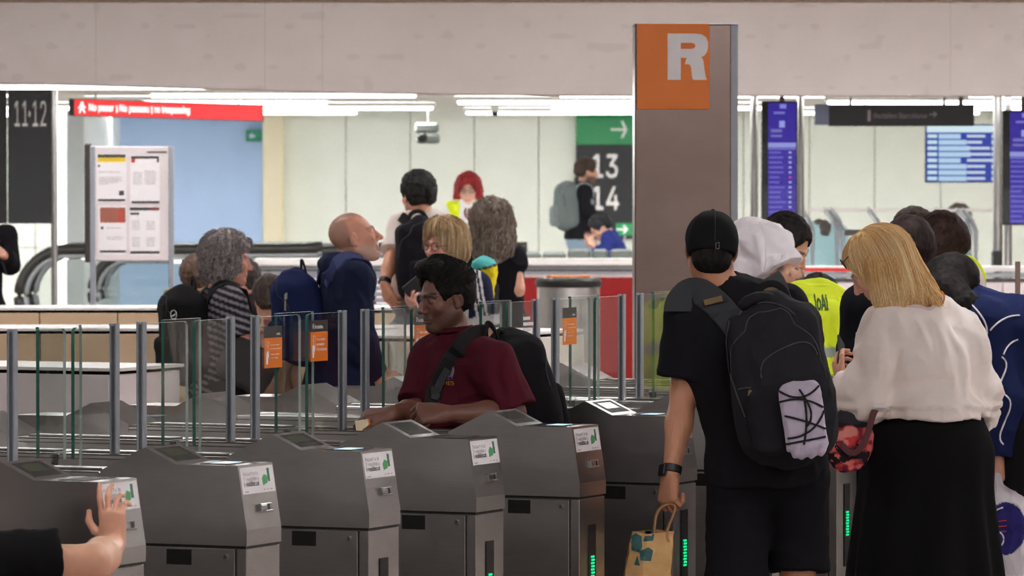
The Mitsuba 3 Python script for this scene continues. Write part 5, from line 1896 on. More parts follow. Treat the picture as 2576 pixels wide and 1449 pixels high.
# his backpack
RB = frame([-.16, -.98, -.08], UP)                                # columns right, back, up (back points at the camera)
RB = np.stack([-RB[:, 0], RB[:, 1], RB[:, 2]], 1) if False else RB
RB = RB @ Rot.from_euler('y', 8, degrees=True).as_matrix()
bcen = P(1966, 960, D - .24)
bp, BF = backpack('large black hiking backpack on the man in a cap', bcen, RB, .30, .54, .22, (27, 27, 30), (24, 24, 27), seed=8, fold=.009, res=.0075, taper=.72)
for pts, w_ in (([(1703, 782), (1718, 745), (1744, 731), (1780, 746), (1822, 786), (1862, 836)], .092), ([(1926, 692), (1942, 706), (1954, 738), (1964, 776), (1968, 806)], .080)):
    st = ribbon_cast(F, [P(a, b, D) for a, b in pts], w_, .014, .008, 30)
    obj('strap', st, 'fabric_grey', bp, smooth=40)
for a, b in (((1783, 770), (1830, 758)), ((1938, 742), (1972, 730))):
    q = cast(F, np.array([P(*a, D - .5), P(*b, D - .5)]), [0, 1, 0], .026, trim=False)
    obj('strap_trim', tube(q, 1, 6, flat=(.020, .006), up=(0, -1, 0)), 'fabric_olive', bp)
obj('rolled_top', tube(spline([P(1868, 770, D - .3), P(1890, 752, D - .32), P(1930, 748, D - .3), P(1955, 762, D - .28)], 16), [.018] * 16, 10), 'fabric_black', bp, smooth=True)
for pts in ([(1845, 815), (1838, 880), (1846, 940), (1866, 1010), (1885, 1060)], [(1868, 800), (1910, 770), (1970, 772), (2012, 800)], [(1925, 960), (1932, 915), (1975, 885), (2040, 868), (2068, 900)], [(1866, 990), (1900, 985), (1945, 1000)]):
    q = cast(BF, spline([P(a, b, D - .6) for a, b in pts], 24), [0, 1, 0], .002)
    obj('piping', tube(q, .0035, 6), 'fabric_dark_line', bp, smooth=True)
for px, py in ((1893, 983), (1942, 990)):
    q = snap(BF, [P(px, py, D - .42)], .005)[0]
    obj('buckle', bx(-.022, .022, -.006, .006, -.012, .012, .004).apply_translation(q), 'buckle', bp)
for px, py in ((1950, 1052), (1952, 1115), (1972, 1142)):
    q = snap(BF, [P(px, py, D - .42)], .005)[0]
    obj('cord_toggle', bx(-.006, .006, -.005, .005, -.006, .006, .002).apply_translation(q), 'buckle', bp)
# lavender garment tucked under cords
lg = thing('folded_garment', 'pale lavender garment held under black cords on the large backpack', 'garment')
GF = Field().add(rbox(P(2022, 1050, D - .42), [.066, .045, .118], .03, RB), .02).add(rbox(P(2036, 1128, D - .425), [.052, .03, .03], .018, RB), .02)
GF.bump(folds(.005, (16, 16, 9), 6)).bump(lambda p: (.004 * np.sin(p[:, 0] * 210 + 3 * np.sin(p[:, 2] * 30)) * (p[:, 2] < Z(1120, D - .36))).astype(np.float32))
v, f = nets(GF, P(2024, 1050, D - .42) - .2, P(2024, 1050, D - .42) + .2, .005)
obj('cloth', trimesh.Trimesh(v, f, process=False), 'cloth', lg, smooth=True, color=colored(v, (186, 176, 196), .05))
for pts in ([(1968, 990), (2010, 1005), (2080, 960)], [(1968, 1018), (2020, 1010), (2078, 1030)], [(1966, 1050), (2030, 1065), (2085, 1085)], [(1970, 1110), (2030, 1100), (2082, 1040)], [(1985, 1125), (2035, 1115), (2085, 1105)], [(2028, 1000), (2036, 1060), (2030, 1125)], [(2018, 985), (2034, 1010), (2048, 1050), (2036, 1080)]):
    q = spline(cast(GF, spline([P(a, b, D - .62) for a, b in pts], 9), [0, 1, 0], .004), 28)
    obj('cord', tube(q, .0032, 6), 'fabric_black', bp, smooth=True)
for k in range(4):
    pts = [P(2070 + k * 2, 960, D - .33), P(2076 + k * 3, 1000, D - .34), P(2068 + k * 5, 975 + 12 * k, D - .34)]
    obj('loose_strap', tube(spline(pts, 10), 1, 6, flat=(.010, .003), up=(0, 1, 0)), 'fabric_black', bp, smooth=True)


# ================================================================ blonde woman in a cream sweater and black skirt
D = 18.0
J = skeleton(1.66, X(2330, D), D, 128, over={
    'head': P(2205, 672, D - .02), 'neck': P(2310, 775, D + .0), 'shl': P(2236, 826, D - .05), 'shr': P(2398, 830, D + .06), 'chest': P(2320, 900, D), 'pelvis': P(2345, 1085, D),
    'ell': P(2176, 1000, D - .10), 'wrl': P(2124, 970, D + .12), 'elr': P(2462, 985, D + .06), 'wrr': P(2462, 1075, D + .16)})
bl = person('blonde woman in a cream sweater and long black skirt, head bent over her phone', J, (214, 158, 134),
            dict(yaw=165, pitch=-36, roll=0, lips=(170, 96, 88), brows=(150, 110, 70), ears=True, s=.97), res=.0032,
            hands=[('l', [-.35, .55, .8], [.75, .1, .3], -1, ((35, 45), (40, 50), (44, 52), (46, 54)), (.6, .4), .92)], fat=1.20, belly=.035, arms=(1.45, 1.3), body_res=.014)
bulge = [el(P(2330, 930, D - .10), [.15, .08, .16]), el(P(2430, 900, D), [.09, .09, .14]), el(P(2332, 1020, D - .02), [.205, .18, .06])]
F = top_field(bl, o=.026, sleeve=(1.72, 1.9), flare=.02, hem=Z(1048, D), neck_r=.088, neck_drop=.012, fold=.014, seed=41, extra=bulge, arm_k=.014)
F.bump(lambda p: (.006 * np.sin((p[:, 2] * 140) + 5 * vnoise(p * 9, 3)) * np.exp(-((p[:, 2] - Z(1020, D)) / .035) ** 2)).astype(np.float32))
creases(F, [[(2258, 800), (2254, 860), (2266, 920), (2246, 975), (2205, 1008), (2165, 1030)], [(2268, 905), (2300, 868), (2345, 886), (2372, 930)], [(2215, 1004), (2290, 988), (2380, 990), (2448, 1006)],
            [(2235, 1024), (2320, 1006), (2440, 1022)], [(2412, 850), (2436, 910), (2446, 990), (2452, 1050)], [(2205, 800), (2178, 850), (2166, 900)], [(2300, 790), (2318, 840), (2312, 880)], [(2150, 905), (2175, 940), (2160, 985)], [(2345, 800), (2372, 850), (2385, 900)], [(2300, 1000), (2360, 970), (2410, 975)]], D, .011, .026)
garment(bl, 'sweater', (246, 234, 228), F, res=.0075, amount=.03)
for pts in ([(2248, 757), (2290, 768), (2340, 768), (2372, 752)],):
    obj('collar_band', ribbon(F, [P(a, b, D - .1) for a, b in pts], .012, .008, .001, 20), mat('cream_rib', (222, 204, 198), rough=.9, spec=.1), bl['key'] + '__sweater', smooth=40)
obj('care_tag', bx(-.018, .018, -.001, .001, -.007, .007).apply_translation(snap(F, [P(2236, 1040, D - .3)], .006)[0]), 'print_white', bl['key'] + '__sweater')
sk = Field().add(rc(J['pelvis'] + [0, 0, .03], J['pelvis'] + [0, .01, -.06], .165, .20)).add(rc(J['pelvis'] + [-.02, .02, -.1], [J['pelvis'][0] - .02, D, .16], .225, .30), .08)
sk.cut(half([0, 0, Z(1028, D)], [0, 0, 1])).cut(half([0, 0, .12], [0, 0, -1]))
sk.bump(lambda p: (.012 * np.sin(np.arctan2(p[:, 1] - D, p[:, 0] - J['pelvis'][0]) * 11 + 4 * vnoise(p * [2, 2, 1.2], 8)) * np.clip((Z(1080, D) - p[:, 2]) * 2, 0, 1)).astype(np.float32))
garment(bl, 'skirt', (11, 11, 12), sk, res=.011)
shoes(bl, (30, 30, 32))
# long loose hair
c, R = bl['c'], bl['RH']
HF = hair_field(bl, .017, 'long', hairline=.072, amp=.004, sc=50, extra=[
    rc(P(2235, 632, D - .03), P(2252, 725, D - .05), .085, .078), rc(P(2250, 660, D), P(2300, 728, D - .03), .082, .066), rc(P(2290, 700, D - .02), P(2355, 748, D - .06), .05, .022), rc(P(2208, 650, D - .07), P(2215, 745, D - .09), .034, .026), rc(P(2190, 610, D - .07), P(2160, 650, D - .07), .035, .022)])
hair_mesh(bl, HF, (214, 166, 106), (250, 218, 156), .0048, sc=150, stretch=(1, 1, .18), lo=c - .26, hi=c + .30)
rp = scalp_points(bl, 3000, .02, 5)
rp = rp[(rp[:, 1] < D + .03)]
rp = rp[HF(rp.astype(np.float32)) < .03]
tgt = P(2300, 790, D - .06)


def comb_bl(p, i):
    g = np.tile(np.array([.22, 0, -1.0]), (len(p), 1))
    k = np.clip((p[:, 2:3] - Z(700, D)) * 6, 0, 1)
    return g + k * np.array([.35, -.1, .25])


strands(bl, HF, rp, comb_bl, 30, .0095, .004, (200, 150, 94), (255, 236, 188), .0012, seed=4, free=Z(728, D))
rp2 = np.array([P(2185 + 4 * i, 628 + (i * 37) % 25, D - .1) for i in range(22)])
strands(bl, HF, rp2, lambda p, i: np.tile(np.array([-.5, -.1, -.8]) if i < 5 else np.array([.15, 0, -1.0]), (len(p), 1)), 16, .008, .010, (200, 150, 90), (248, 214, 150), .0014, seed=9)
strands(bl, HF, np.array([P(2300 + 3 * i, 735 + (i % 4), D - .06) for i in range(26)]), lambda p, i: np.tile(np.array([.7, -.1, -.75]), (len(p), 1)), 14, .009, .006, (176, 120, 66), (236, 184, 110), .0016, seed=6)
rg = np.random.default_rng(12)
for q, (x0, x1, y0, y1, dx) in enumerate(((2196, 2290, 700, 735, .02), (2285, 2352, 705, 742, .5), (2150, 2200, 640, 690, .1))):
    rr_ = np.array([P(rg.uniform(x0, x1), rg.uniform(y0, y1), D - .10) for _ in range(90)])
    sd_ = rg.normal(size=(90, 1)) * .16
    strands(bl, HF, rr_, lambda p, i: np.c_[dx + sd_, sd_ * .5, -np.ones((len(p), 1))], 13, .0075, .004, (186, 140, 86), (255, 234, 184), .0013, seed=20 + q, free=Z(738, D) if q < 2 else Z(655, D))
gl = eyeglasses(bl, 'frame_black', .022, .97, lift=.075, back=-.012)
# phone in her hand
ph = thing('phone', 'smartphone held by the blonde woman in front of her sweater', 'phone')
pm = bx(-.035, .035, -.004, .004, -.072, .072, .003)
pm.apply_transform(trimesh.transformations.rotation_matrix(math.radians(-35), [1, 0, 0]) @ trimesh.transformations.rotation_matrix(math.radians(70), [0, 0, 1]))
pc = bl['tips']['l'][1] * .5 + J['wrl'] * .5 + np.array([-.02, .03, .045])
obj('casing', pm.apply_translation(pc), 'black_plastic', ph)
# floral bag at her hip
fb = thing('shoulder_bag', 'small floral shoulder bag with pink and red flowers hanging beside the black skirt', 'bag')
BFd = Field().add(el(P(2142, 1110, D - .12), [.078, .05, .105])).add(el(P(2124, 1130, D - .12), [.062, .045, .075]), .03).cut(half(P(2142, 1052, D), [0, 0, 1]), .02)
BFd.bump(folds(.006, (20, 20, 14), 5))
v, f = nets(BFd, P(2142, 1110, D - .12) - .16, P(2142, 1110, D - .12) + .16, .004)
q = (v - P(2142, 1110, D)) * 1.0
fl = vfbm(v * 26, 3, 7)
fl2 = vnoise(v * 60, 9)
u_ = (fl > .47) & (q[:, 2] < .055)
col = np.where(u_[:, None], np.where(fl2[:, None] > .55, lin((226, 120, 116)), np.where(fl2[:, None] > .4, lin((176, 62, 66)), lin((110, 44, 52)))), lin((30, 26, 30)))
big = np.linalg.norm((v - P(2138, 1095, D - .16)) * [1, .6, 1], axis=1) < .036 + .016 * (fl2 - .5)
col[big] = np.where(fl2[big][:, None] > .5, lin((244, 156, 148)), lin((214, 74, 74)))
obj('pouch', trimesh.Trimesh(v, f, process=False), 'cloth', fb, smooth=True, color=col)
ub = Field().add(el(P(2140, 1062, D - .12), [.055, .045, .055])).cut(half(P(2142, 1100, D), [0, 0, -1]))
v, f = nets(ub, P(2140, 1062, D - .12) - .1, P(2140, 1062, D - .12) + .1, .006)
obj('lining', trimesh.Trimesh(v, f, process=False), 'cloth', fb, smooth=True, color=colored(v, (40, 40, 44)))
obj('strap', tube(spline([P(2120, 1120, D - .18), P(2150, 1140, D - .19), P(2180, 1100, D - .2), P(2195, 1050, D - .2), P(2205, 1030, D - .16)], 20), 1, 8, flat=(.022, .005), up=(0, -1, .2)), mat('strap_rose', (74, 38, 44), rough=.9), fb, smooth=True)
for k in range(2):
    obj('zip', tube(snap(BFd, spline([P(2095, 1110 + 8 * k, D - .2), P(2125, 1140 + 8 * k, D - .2), P(2165, 1125 + 8 * k, D - .2)], 16), .002), .003, 6), 'fabric_black', fb, smooth=True)

# ================================================================ grey-haired woman with the striped shirt
D = 24.4
J = skeleton(1.62, X(560, D), D, 22, over={
    'head': P(577, 655, D), 'neck': P(556, 728, D), 'shl': P(548, 760, D + .15), 'shr': P(580, 762, D - .14), 'chest': P(560, 830, D), 'pelvis': P(545, 985, D),
    'elr': P(626, 892, D - .22), 'wrr': P(652, 850, D - .02), 'ell': P(575, 880, D + .22), 'wrl': P(640, 900, D + .2)})
gw = person('woman with curly grey hair in a striped shirt, profile to the right', J, (214, 152, 130),
            dict(yaw=14, pitch=-4, lips=(176, 100, 92), brows=(120, 100, 90), s=.96), res=.004, fat=1.02, arms=(1.1, 1.1), body_res=.016)


def stripes(v, col):
    ax = nrm(np.array([.35, 0, 1.0]))
    t = (v - P(600, 800, D)) @ ax
    m = (np.sin(t * 2 * math.pi / .031) > .25)
    return np.where(m[:, None], lin((120, 116, 122)), lin((32, 31, 36))) * (col / lin((80, 78, 84))).clip(.8, 1.2)


F = top_field(gw, o=.018, sleeve=(.9, .68), flare=.03, hem=.80, neck_r=.075, neck_drop=.012, fold=.008, seed=51)
garment(gw, 'shirt', (80, 78, 84), F, res=.0085, color_fn=stripes)
garment(gw, 'trousers', (36, 36, 40), legs_field(gw, top=.9, o=.03), res=.018)
shoes(gw, (30, 30, 30))
HF = hair_field(gw, .030, 'long', hairline=.068, amp=.020, sc=42, cheek=.03, extra=[el(gw['c'] + gw['RH'] @ np.array([0, -.055, -.045]), [.092, .07, .075], gw['RH'])], seed=3)
hair_mesh(gw, HF, (88, 82, 84), (176, 168, 168), .005, sc=60, stretch=(1, 1, 1))
rp = scalp_points(gw, 1500, -.75, 8)
rp = rp[((rp - gw['c']) @ gw['RH'][:, 1]) < .06]
rp = rp[HF(rp.astype(np.float32)) < .05]
strands(gw, HF, rp, lambda p, i: (p - gw['c']) * .5 - gw['RH'][:, 1] * .05 + np.array([0, 0, -.6]), 22, .005, .010, (96, 90, 92), (214, 206, 206), .0013, curl=.006, freq=240, seed=5)
obj('necklace_cord', tube(ribbon_pts := snap(gw['F'], spline([P(525, 722, D - .1), P(519, 735, D - .1), P(515, 745, D - .08)], 8), .003), .003, 6), 'black_plastic', gw['key'], smooth=True)
bk = nrm([-.97, -.25, 0])
RB = np.stack([nrm(np.cross(bk, UP)), bk, UP], 1) @ Rot.from_euler('x', -6, degrees=True).as_matrix()
bp, BF = backpack('black backpack with round white badge on the woman with curly grey hair', P(468, 845, D), RB, .32, .44, .20, (22, 22, 23), (19, 19, 20), seed=4, res=.009)
for a, b in ((-.10, 0), (.12, 1)):
    st = ribbon(F, [P(500, 765, D + a), P(530, 742, D + a), P(565, 735, D + a), P(598, 752, D + a), P(604, 800, D + a)], .07, .012, .006, 24)
    obj('strap', st, 'fabric_black', bp, smooth=40)
bc_ = snap(BF, [P(414, 796, D - .25)], .002)[0]
g = grad(BF, [bc_])[0]
rt = nrm(np.cross(UP, g))
a = np.linspace(0, 2 * math.pi, 21)[:-1]
obj('badge_ring', tube(np.array([bc_ + rt * .017 * math.cos(t) + np.cross(g, rt) * .021 * math.sin(t) for t in a]), .0022, 6, closed=True), 'print_white', bp, smooth=True, label='round white badge')
obj('badge_mark', frame_mesh(flat_poly([(-.012, -.004), (-.002, -.002), (.010, .006), (.012, .002), (.0, -.008), (-.010, -.010)], .002), bc_, rt, np.cross(g, rt)), 'print_white', bp)
sb = Field().add(rbox(P(620, 920, D - .22), [.13, .05, .11], .05, Rot.from_euler('y', 30, degrees=True).as_matrix()))
sb.bump(folds(.01, (9, 9, 9), 3))
v, f = nets(sb, P(620, 920, D - .22) - .25, P(620, 920, D - .22) + .25, .01)
tb = thing('tote_bag', 'dark grey bag slung at the elbow of the woman with curly grey hair', 'bag')
obj('body', trimesh.Trimesh(v, f, process=False), 'cloth', tb, smooth=True, color=colored(v, (58, 56, 58)))

# ================================================================ bearded man in navy looking up
D = 24.2
J = skeleton(1.73, X(860, D), D, 18, over={
    'head': P(893, 598, D), 'neck': P(862, 668, D), 'shl': P(850, 700, D + .17), 'shr': P(892, 705, D - .15), 'chest': P(868, 800, D), 'pelvis': P(855, 975, D),
    'elr': P(905, 860, D - .22), 'wrr': P(945, 945, D - .10), 'ell': P(880, 860, D + .24), 'wrl': P(945, 930, D + .2)})
bm_ = person('man with shaved head and grey beard in a navy jacket, looking up', J, (214, 150, 126),
             dict(yaw=4, pitch=17, lips=(186, 110, 100), brows=(130, 104, 88), beard=(190, 172, 160), beard_amt=.55, scalp=(150, 118, 104), hairline=.085, open=.002, s=1.04, nose=1.5), res=.004, fat=1.1, belly=.02, arms=(1.15, 1.15), body_res=.016)
hood = [el(P(842, 664, D), [.085, .12, .045]), rc(P(835, 668, D - .1), P(885, 672, D - .09), .035, .028), rc(P(835, 668, D + .1), P(885, 672, D + .09), .035, .028)]
F = top_field(bm_, o=.024, sleeve=(1.95, 1.95), flare=.008, hem=.74, neck_r=.068, neck_drop=-.01, fold=.012, seed=61, extra=hood)
creases(F, [[(884, 730), (900, 800), (912, 880)], [(868, 690), (900, 720), (925, 760)], [(915, 800), (935, 830)], [(860, 860), (890, 880), (905, 920)]], D, .010)
garment(bm_, 'jacket', (22, 27, 46), F, res=.009)
garment(bm_, 'trousers', (34, 36, 48), legs_field(bm_, top=.85), res=.018)
shoes(bm_, (40, 40, 40))
bk = nrm([-.97, -.22, 0])
RB = np.stack([nrm(np.cross(bk, UP)), bk, UP], 1) @ Rot.from_euler('x', -10, degrees=True).as_matrix()
bp, BF = backpack('navy blue backpack with grey zip pulls on the bearded man', P(752, 800, D), RB, .30, .42, .20, (24, 31, 62), (20, 26, 50), seed=7, res=.009)
for a in (-.1, .12):
    st = ribbon(F, [P(800, 715, D + a), P(830, 690, D + a), P(868, 675, D + a), P(900, 690, D + a), P(908, 760, D + a)], .06, .012, .006, 24)
    obj('strap', st, mat('fabric_navy', (36, 44, 84), rough=.9), bp, smooth=40)
obj('top_handle', tube(spline([P(722, 712, D), P(724, 690, D), P(742, 680, D), P(764, 688, D), P(768, 708, D)], 16), 1, 8, flat=(.03, .014), up=(0, 1, 0)), 'fabric_navy', bp, smooth=True)
for px, py, h_ in ((704, 750, .03), (698, 770, .05), (710, 748, .03)):
    q = snap(BF, [P(px, py, D - .3)], .006)[0]
    obj('zip_pull', bx(-.005, .005, -.003, .003, -h_ / 2, h_ / 2, .002).apply_translation(q), 'steel_bright', bp)

# ================================================================ woman with glasses and striped sleeves
D = 25.0
J = skeleton(1.66, X(1150, D), D, 232, over={
    'head': P(1116, 618, D), 'neck': P(1140, 690, D), 'shl': P(1196, 722, D - .08), 'shr': P(1090, 722, D + .08), 'chest': P(1150, 800, D), 'pelvis': P(1160, 960, D),
    'ell': P(1218, 830, D - .08), 'wrl': P(1130, 870, D - .28), 'elr': P(1085, 810, D + .02), 'wrr': P(1050, 790, D - .22)})
gl_ = person('woman with blond bob and round glasses in a navy shirt with white stripes', J, (222, 162, 142),
             dict(yaw=228, pitch=-2, roll=-4, lips=(186, 96, 92), brows=(150, 118, 88), s=.97, gaze=(-10, 0)), res=.0035, hands=[('r', [-.4, -.3, .8], [.5, .4, .1], 1, ((30, 40), (34, 44), (38, 46), (40, 48)), (.6, .4), .9)],
             fat=1.08, arms=(1.1, 1.1), body_res=.016)


def stripe3(v, col):
    a = J['shl'] + [0, 0, .05]
    d = nrm(J['ell'] - a)
    q = v - a
    lat_ = q @ nrm(np.cross(d, [0, -1, 0]))
    m = (np.abs(np.abs(lat_) - .022) < .006) | (np.abs(lat_) < .006)
    m &= (q[:, 1] < -.0) & (v[:, 0] > X(1175, D))
    cf = (q @ d > .93 * .98 * np.linalg.norm(J['ell'] - J['shl']))
    return np.where((m | cf)[:, None], lin((225, 222, 226)), col)


F = top_field(gl_, o=.018, sleeve=(.92, .92), flare=.02, hem=.8, neck_r=.06, fold=.008, seed=71)
garment(gl_, 'shirt', (24, 27, 46), F, res=.0065, color_fn=stripe3)
garment(gl_, 'trousers', (60, 62, 74), legs_field(gl_, top=.9), res=.018)
shoes(gl_, (200, 200, 200))
HF = hair_field(gl_, .026, 'long', hairline=.050, amp=.006, sc=50, extra=[el(gl_['c'] + gl_['RH'] @ np.array([0, -.045, -.03]), [.102, .085, .085], gl_['RH']), el(gl_['c'] + gl_['RH'] @ np.array([.0, .03, .095]), [.075, .06, .035], gl_['RH'])])
hair_mesh(gl_, HF, (138, 108, 74), (214, 186, 146), .0045, sc=110, stretch=(1, 1, .25))
rp = scalp_points(gl_, 1500, .0, 8)
rp = rp[HF(rp.astype(np.float32)) < .04]
cF, rR = gl_['RH'][:, 1], gl_['RH'][:, 0]
strands(gl_, HF, rp, lambda p, i: np.array([0, 0, -1.0]) + (p - gl_['c']) * [1.5, 1.5, 0], 18, .0085, .006, (120, 92, 62), (232, 208, 168), .0013, seed=7)
eyeglasses(gl_, 'frame_plum', .0225, .97)
ph2 = thing('phone', 'dark phone held up by the woman with round glasses', 'phone')
pm = bx(-.036, .036, -.004, .004, -.07, .07, .003)
pm.apply_transform(trimesh.transformations.rotation_matrix(math.radians(50), [0, 1, 0]))
obj('casing', pm.apply_translation(gl_['tips']['r'][1] + np.array([.01, -.03, .01])), 'black_plastic', ph2)
# turquoise and yellow bag on her back
tb = thing('backpack', 'turquoise and yellow nylon bag with black trim behind the woman with round glasses', 'backpack')
BFd = Field().add(rbox(P(1214, 735, D + .25), [.055, .09, .16], .04, Rot.from_euler('y', 4, degrees=True).as_matrix())).add(el(P(1216, 690, D + .25), [.06, .09, .09]), .03)
BFd.bump(folds(.012, (14, 14, 10), 8))
v, f = nets(BFd, P(1214, 735, D + .25) - .28, P(1214, 735, D + .25) + .28, .007)
ln_ = v[:, 2] - Z(690, D) - (v[:, 0] - X(1180, D)) * .28
col = np.where((ln_ > .012)[:, None], lin((96, 206, 206)), np.where((ln_ > 0)[:, None], lin((60, 50, 40)), lin((238, 212, 40))))
obj('body', trimesh.Trimesh(v, f, process=False), 'cloth', tb, smooth=True, color=col)


# ================================================================ people further off
def passer(label, D, h, x, face, skin, shirt, trousers, hair, head, over, sleeve=(.6, .6), fat=1.0, res=.006, hk=None, hem=.82, top_o=.018, hands=(), neck_r=.062, legs_to=1.0, shirt_fn=None, vest=None, extra=None, gres=.011, z0=0.0, seed=1, hc2=None, belly=0.0, name='shirt', eyes=True):
    J = skeleton(h, X(x, D), D, face, z0, {k: P(*v) for k, v in over.items()})
    hd = dict(eyes=eyes)
    hd.update(head)
    B = person(label, J, skin, hd, res=res, hands=hands, fat=fat, belly=belly, body_res=.02)
    F = top_field(B, o=top_o, sleeve=sleeve, flare=.02, hem=hem + z0, neck_r=neck_r, fold=.009, seed=seed, extra=extra)
    garment(B, name, shirt, F, res=gres, color_fn=shirt_fn)
    garment(B, 'trousers', trousers, legs_field(B, to=legs_to, top=hem + z0 + .1, o=.022), res=.02)
    shoes(B, (44, 44, 46))
    kw = dict(thick=.016, kind='short', hairline=.06, amp=.010, sc=62)
    kw.update(hk or {})
    rs = kw.pop('res', .007)
    sc_ = kw.pop('csc', 80)
    st = kw.pop('stretch', (1, 1, .4))
    lo, hi = kw.pop('lo', None), kw.pop('hi', None)
    ex = kw.pop('ex', None)
    HF = hair_field(B, **kw, extra=ex(B) if ex else ())
    hair_mesh(B, HF, hair, hc2 or tuple(min(255, a + 26) for a in hair), rs, sc=sc_, stretch=st, lo=lo, hi=hi)
    B['top'], B['hairf'] = F, HF
    return B


# young man in a cream T-shirt
D = 29.5
ym = passer('young man with dark hair in a cream T-shirt seen from behind', D, 1.80, 1060, 112, (206, 146, 118), (232, 214, 204), (108, 110, 118), (10, 9, 9),
            dict(yaw=118, pitch=-3, beard=(60, 44, 38), beard_amt=.7, s=1.02), dict(head=(1050, 492, D), neck=(1062, 545, D), shl=(1008, 572, D), shr=(1108, 572, D), pelvis=(1060, 745, D), chest=(1060, 640, D), ell=(985, 650, D - .12), wrl=(967, 712, D - .22), elr=(1128, 660, D + .1), wrr=(1120, 730, D + .2)),
            sleeve=(.82, .8), fat=1.05, hk=dict(thick=.022, hairline=.06, ex=lambda B: [el(B['c'] + np.array([.005, 0, .085]), [.082, .085, .055])]), hem=Z(745, D), hands=[('l', [.35, -.1, -.9], [.6, .6, 0], -1, ((24, 30), (28, 34), (30, 36), (32, 38)), (.6, .4), 1.0)], gres=.009)
a, b = ym['J']['ell'], ym['J']['wrl']
d = nrm(b - a)
o1 = nrm(np.cross(d, [0, -1, 0]))
o2 = np.cross(d, o1)
ring = [b - d * .01 + (o1 * math.cos(t) + o2 * math.sin(t)) * .033 for t in np.linspace(0, 6.28, 21)[:-1]]
obj('wristwatch', tube(ring, 1, 8, closed=True, flat=(.03, .006), up=[nrm(p - b + d * .01) for p in ring]), 'black_plastic', ym['key'], smooth=40)
RB = frame([.22, -.97, 0], UP) @ Rot.from_euler('y', 4, degrees=True).as_matrix()
bp, BF = backpack('black backpack on the young man in a cream T-shirt', P(1062, 655, D - .24), RB, .28, .46, .18, (17, 16, 21), (20, 20, 26), seed=6, res=.009, taper=.6)
for pts in ([(1052, 600), (1035, 570), (1018, 548), (1008, 545)], [(1072, 600), (1085, 572), (1098, 552), (1108, 548)]):
    st = ribbon(ym['top'], [P(a, b, D - .2 + .12 * i / 3) for i, (a, b) in enumerate(pts)], .06, .012, .008, 20)
    obj('strap', st, 'fabric_black', bp, smooth=40)

# woman with long curly hair in black
D = 28.4
lw = passer('woman with long curly brown grey hair in a black top seen from behind', D, 1.68, 1245, 80, (214, 158, 134), (16, 16, 19), (40, 40, 48), (46, 40, 37),
            dict(yaw=70, pitch=-2), dict(head=(1240, 565, D), neck=(1246, 620, D), shl=(1196, 655, D), shr=(1290, 648, D), pelvis=(1250, 830, D), chest=(1250, 720, D), elr=(1303, 728, D - .04), wrr=(1286, 742, D + .2), ell=(1190, 735, D), wrl=(1195, 760, D + .2)),
            sleeve=(.35, .35), fat=.95, hk=dict(thick=.034, kind='long', hairline=.07, amp=.018, seed=4, res=.007, csc=70, stretch=(1, 1, .5), lo=P(1240, 590, D) - [.22, .22, .26], hi=P(1240, 590, D) + [.22, .22, .26],
                     ex=lambda B: [rc(P(1240, 570, D - .03), P(1236, 618, D - .06), .105, .112), rc(P(1214, 600, D - .05), P(1214, 626, D - .06), .06, .055), rc(P(1262, 600, D - .05), P(1266, 618, D - .06), .06, .055)]), hc2=(132, 120, 110))
strands(lw, lw['hairf'], lw['c'] + np.array([[.10 * math.cos(t) * math.cos(u), -.10 * abs(math.sin(t)) * math.cos(u), .08 * math.sin(u)] for t, u in np.random.default_rng(3).uniform([0, -.2], [3.14, 1.5], (800, 2))]), lambda p, i: np.tile(np.array([0, -.1, -1.0]), (len(p), 1)), 24, .009, .008, (70, 60, 56), (176, 162, 150), .0017, curl=.006, freq=150, seed=8)
obj('shoulder_strap', ribbon(lw['top'], [P(1222, 640, D - .1), P(1240, 700, D - .2), P(1262, 760, D - .2)], .03, .006, .006, 16), 'fabric_grey', lw['key'], smooth=40)

# staff woman with red hair, far
D = 41.0
rw = passer('woman with red bobbed hair in a yellow vest standing before the white wall', D, 1.70, 1178, 268, (226, 178, 160), (232, 234, 240), (60, 60, 70), (110, 32, 36),
            dict(yaw=266, pitch=-2, lips=(190, 90, 84), brows=(110, 60, 50)), dict(head=(1178, 480, D), neck=(1176, 514, D), shl=(1212, 528, D), shr=(1144, 528, D), pelvis=(1176, 650, D)), sleeve=(.9, .9), res=.007,
            hk=dict(thick=.034, kind='long', hairline=.045, amp=.014, res=.009, csc=40, ex=lambda B: [el(B['c'] + np.array([q * .07, .02, -.04]), [.05, .07, .075]) for q in (-1, 1)]), hem=Z(640, D), hc2=(150, 56, 56))


def vest(B, F, col, z0, z1, gap, name='vest', bands=(), fn=None, res=.011, grow=.012):
    G = Field(('+', lambda p: F(p) - grow, 0))
    J = B['J']
    for s in 'lr':
        G.cut(half(J['sh' + s] + nrm(J['sh' + s] - J['neck']) * .045, J['sh' + s] - J['neck']), .01)
    G.cut(half([0, 0, z0], [0, 0, -1])).cut(half([0, 0, z1], [0, 0, 1]))
    if gap:
        G.sub(gap, .01)

    def cf(v, c):
        for a, b in bands:
            c[(v[:, 2] > a) & (v[:, 2] < b)] = lin((170, 172, 176))
        return fn(v, c) if fn else c
    return garment(B, name, col, G, res=res, color_fn=cf)


Jr = rw['J']
vest(rw, rw['top'], (228, 250, 54), Z(640, D), Z(505, D), rbox([Jr['neck'][0], Jr['neck'][1] - .15, Jr['neck'][2] - .2], [.062, .2, .4], .01))
obj('lanyard', tube(snap(rw['top'], spline([P(1168, 520, D - .2), P(1176, 545, D - .2), P(1184, 520, D - .2)], 14), .006), .006, 6), 'red_panel', rw['key'], smooth=True)
eyeglasses(rw, 'frame_black', .021)

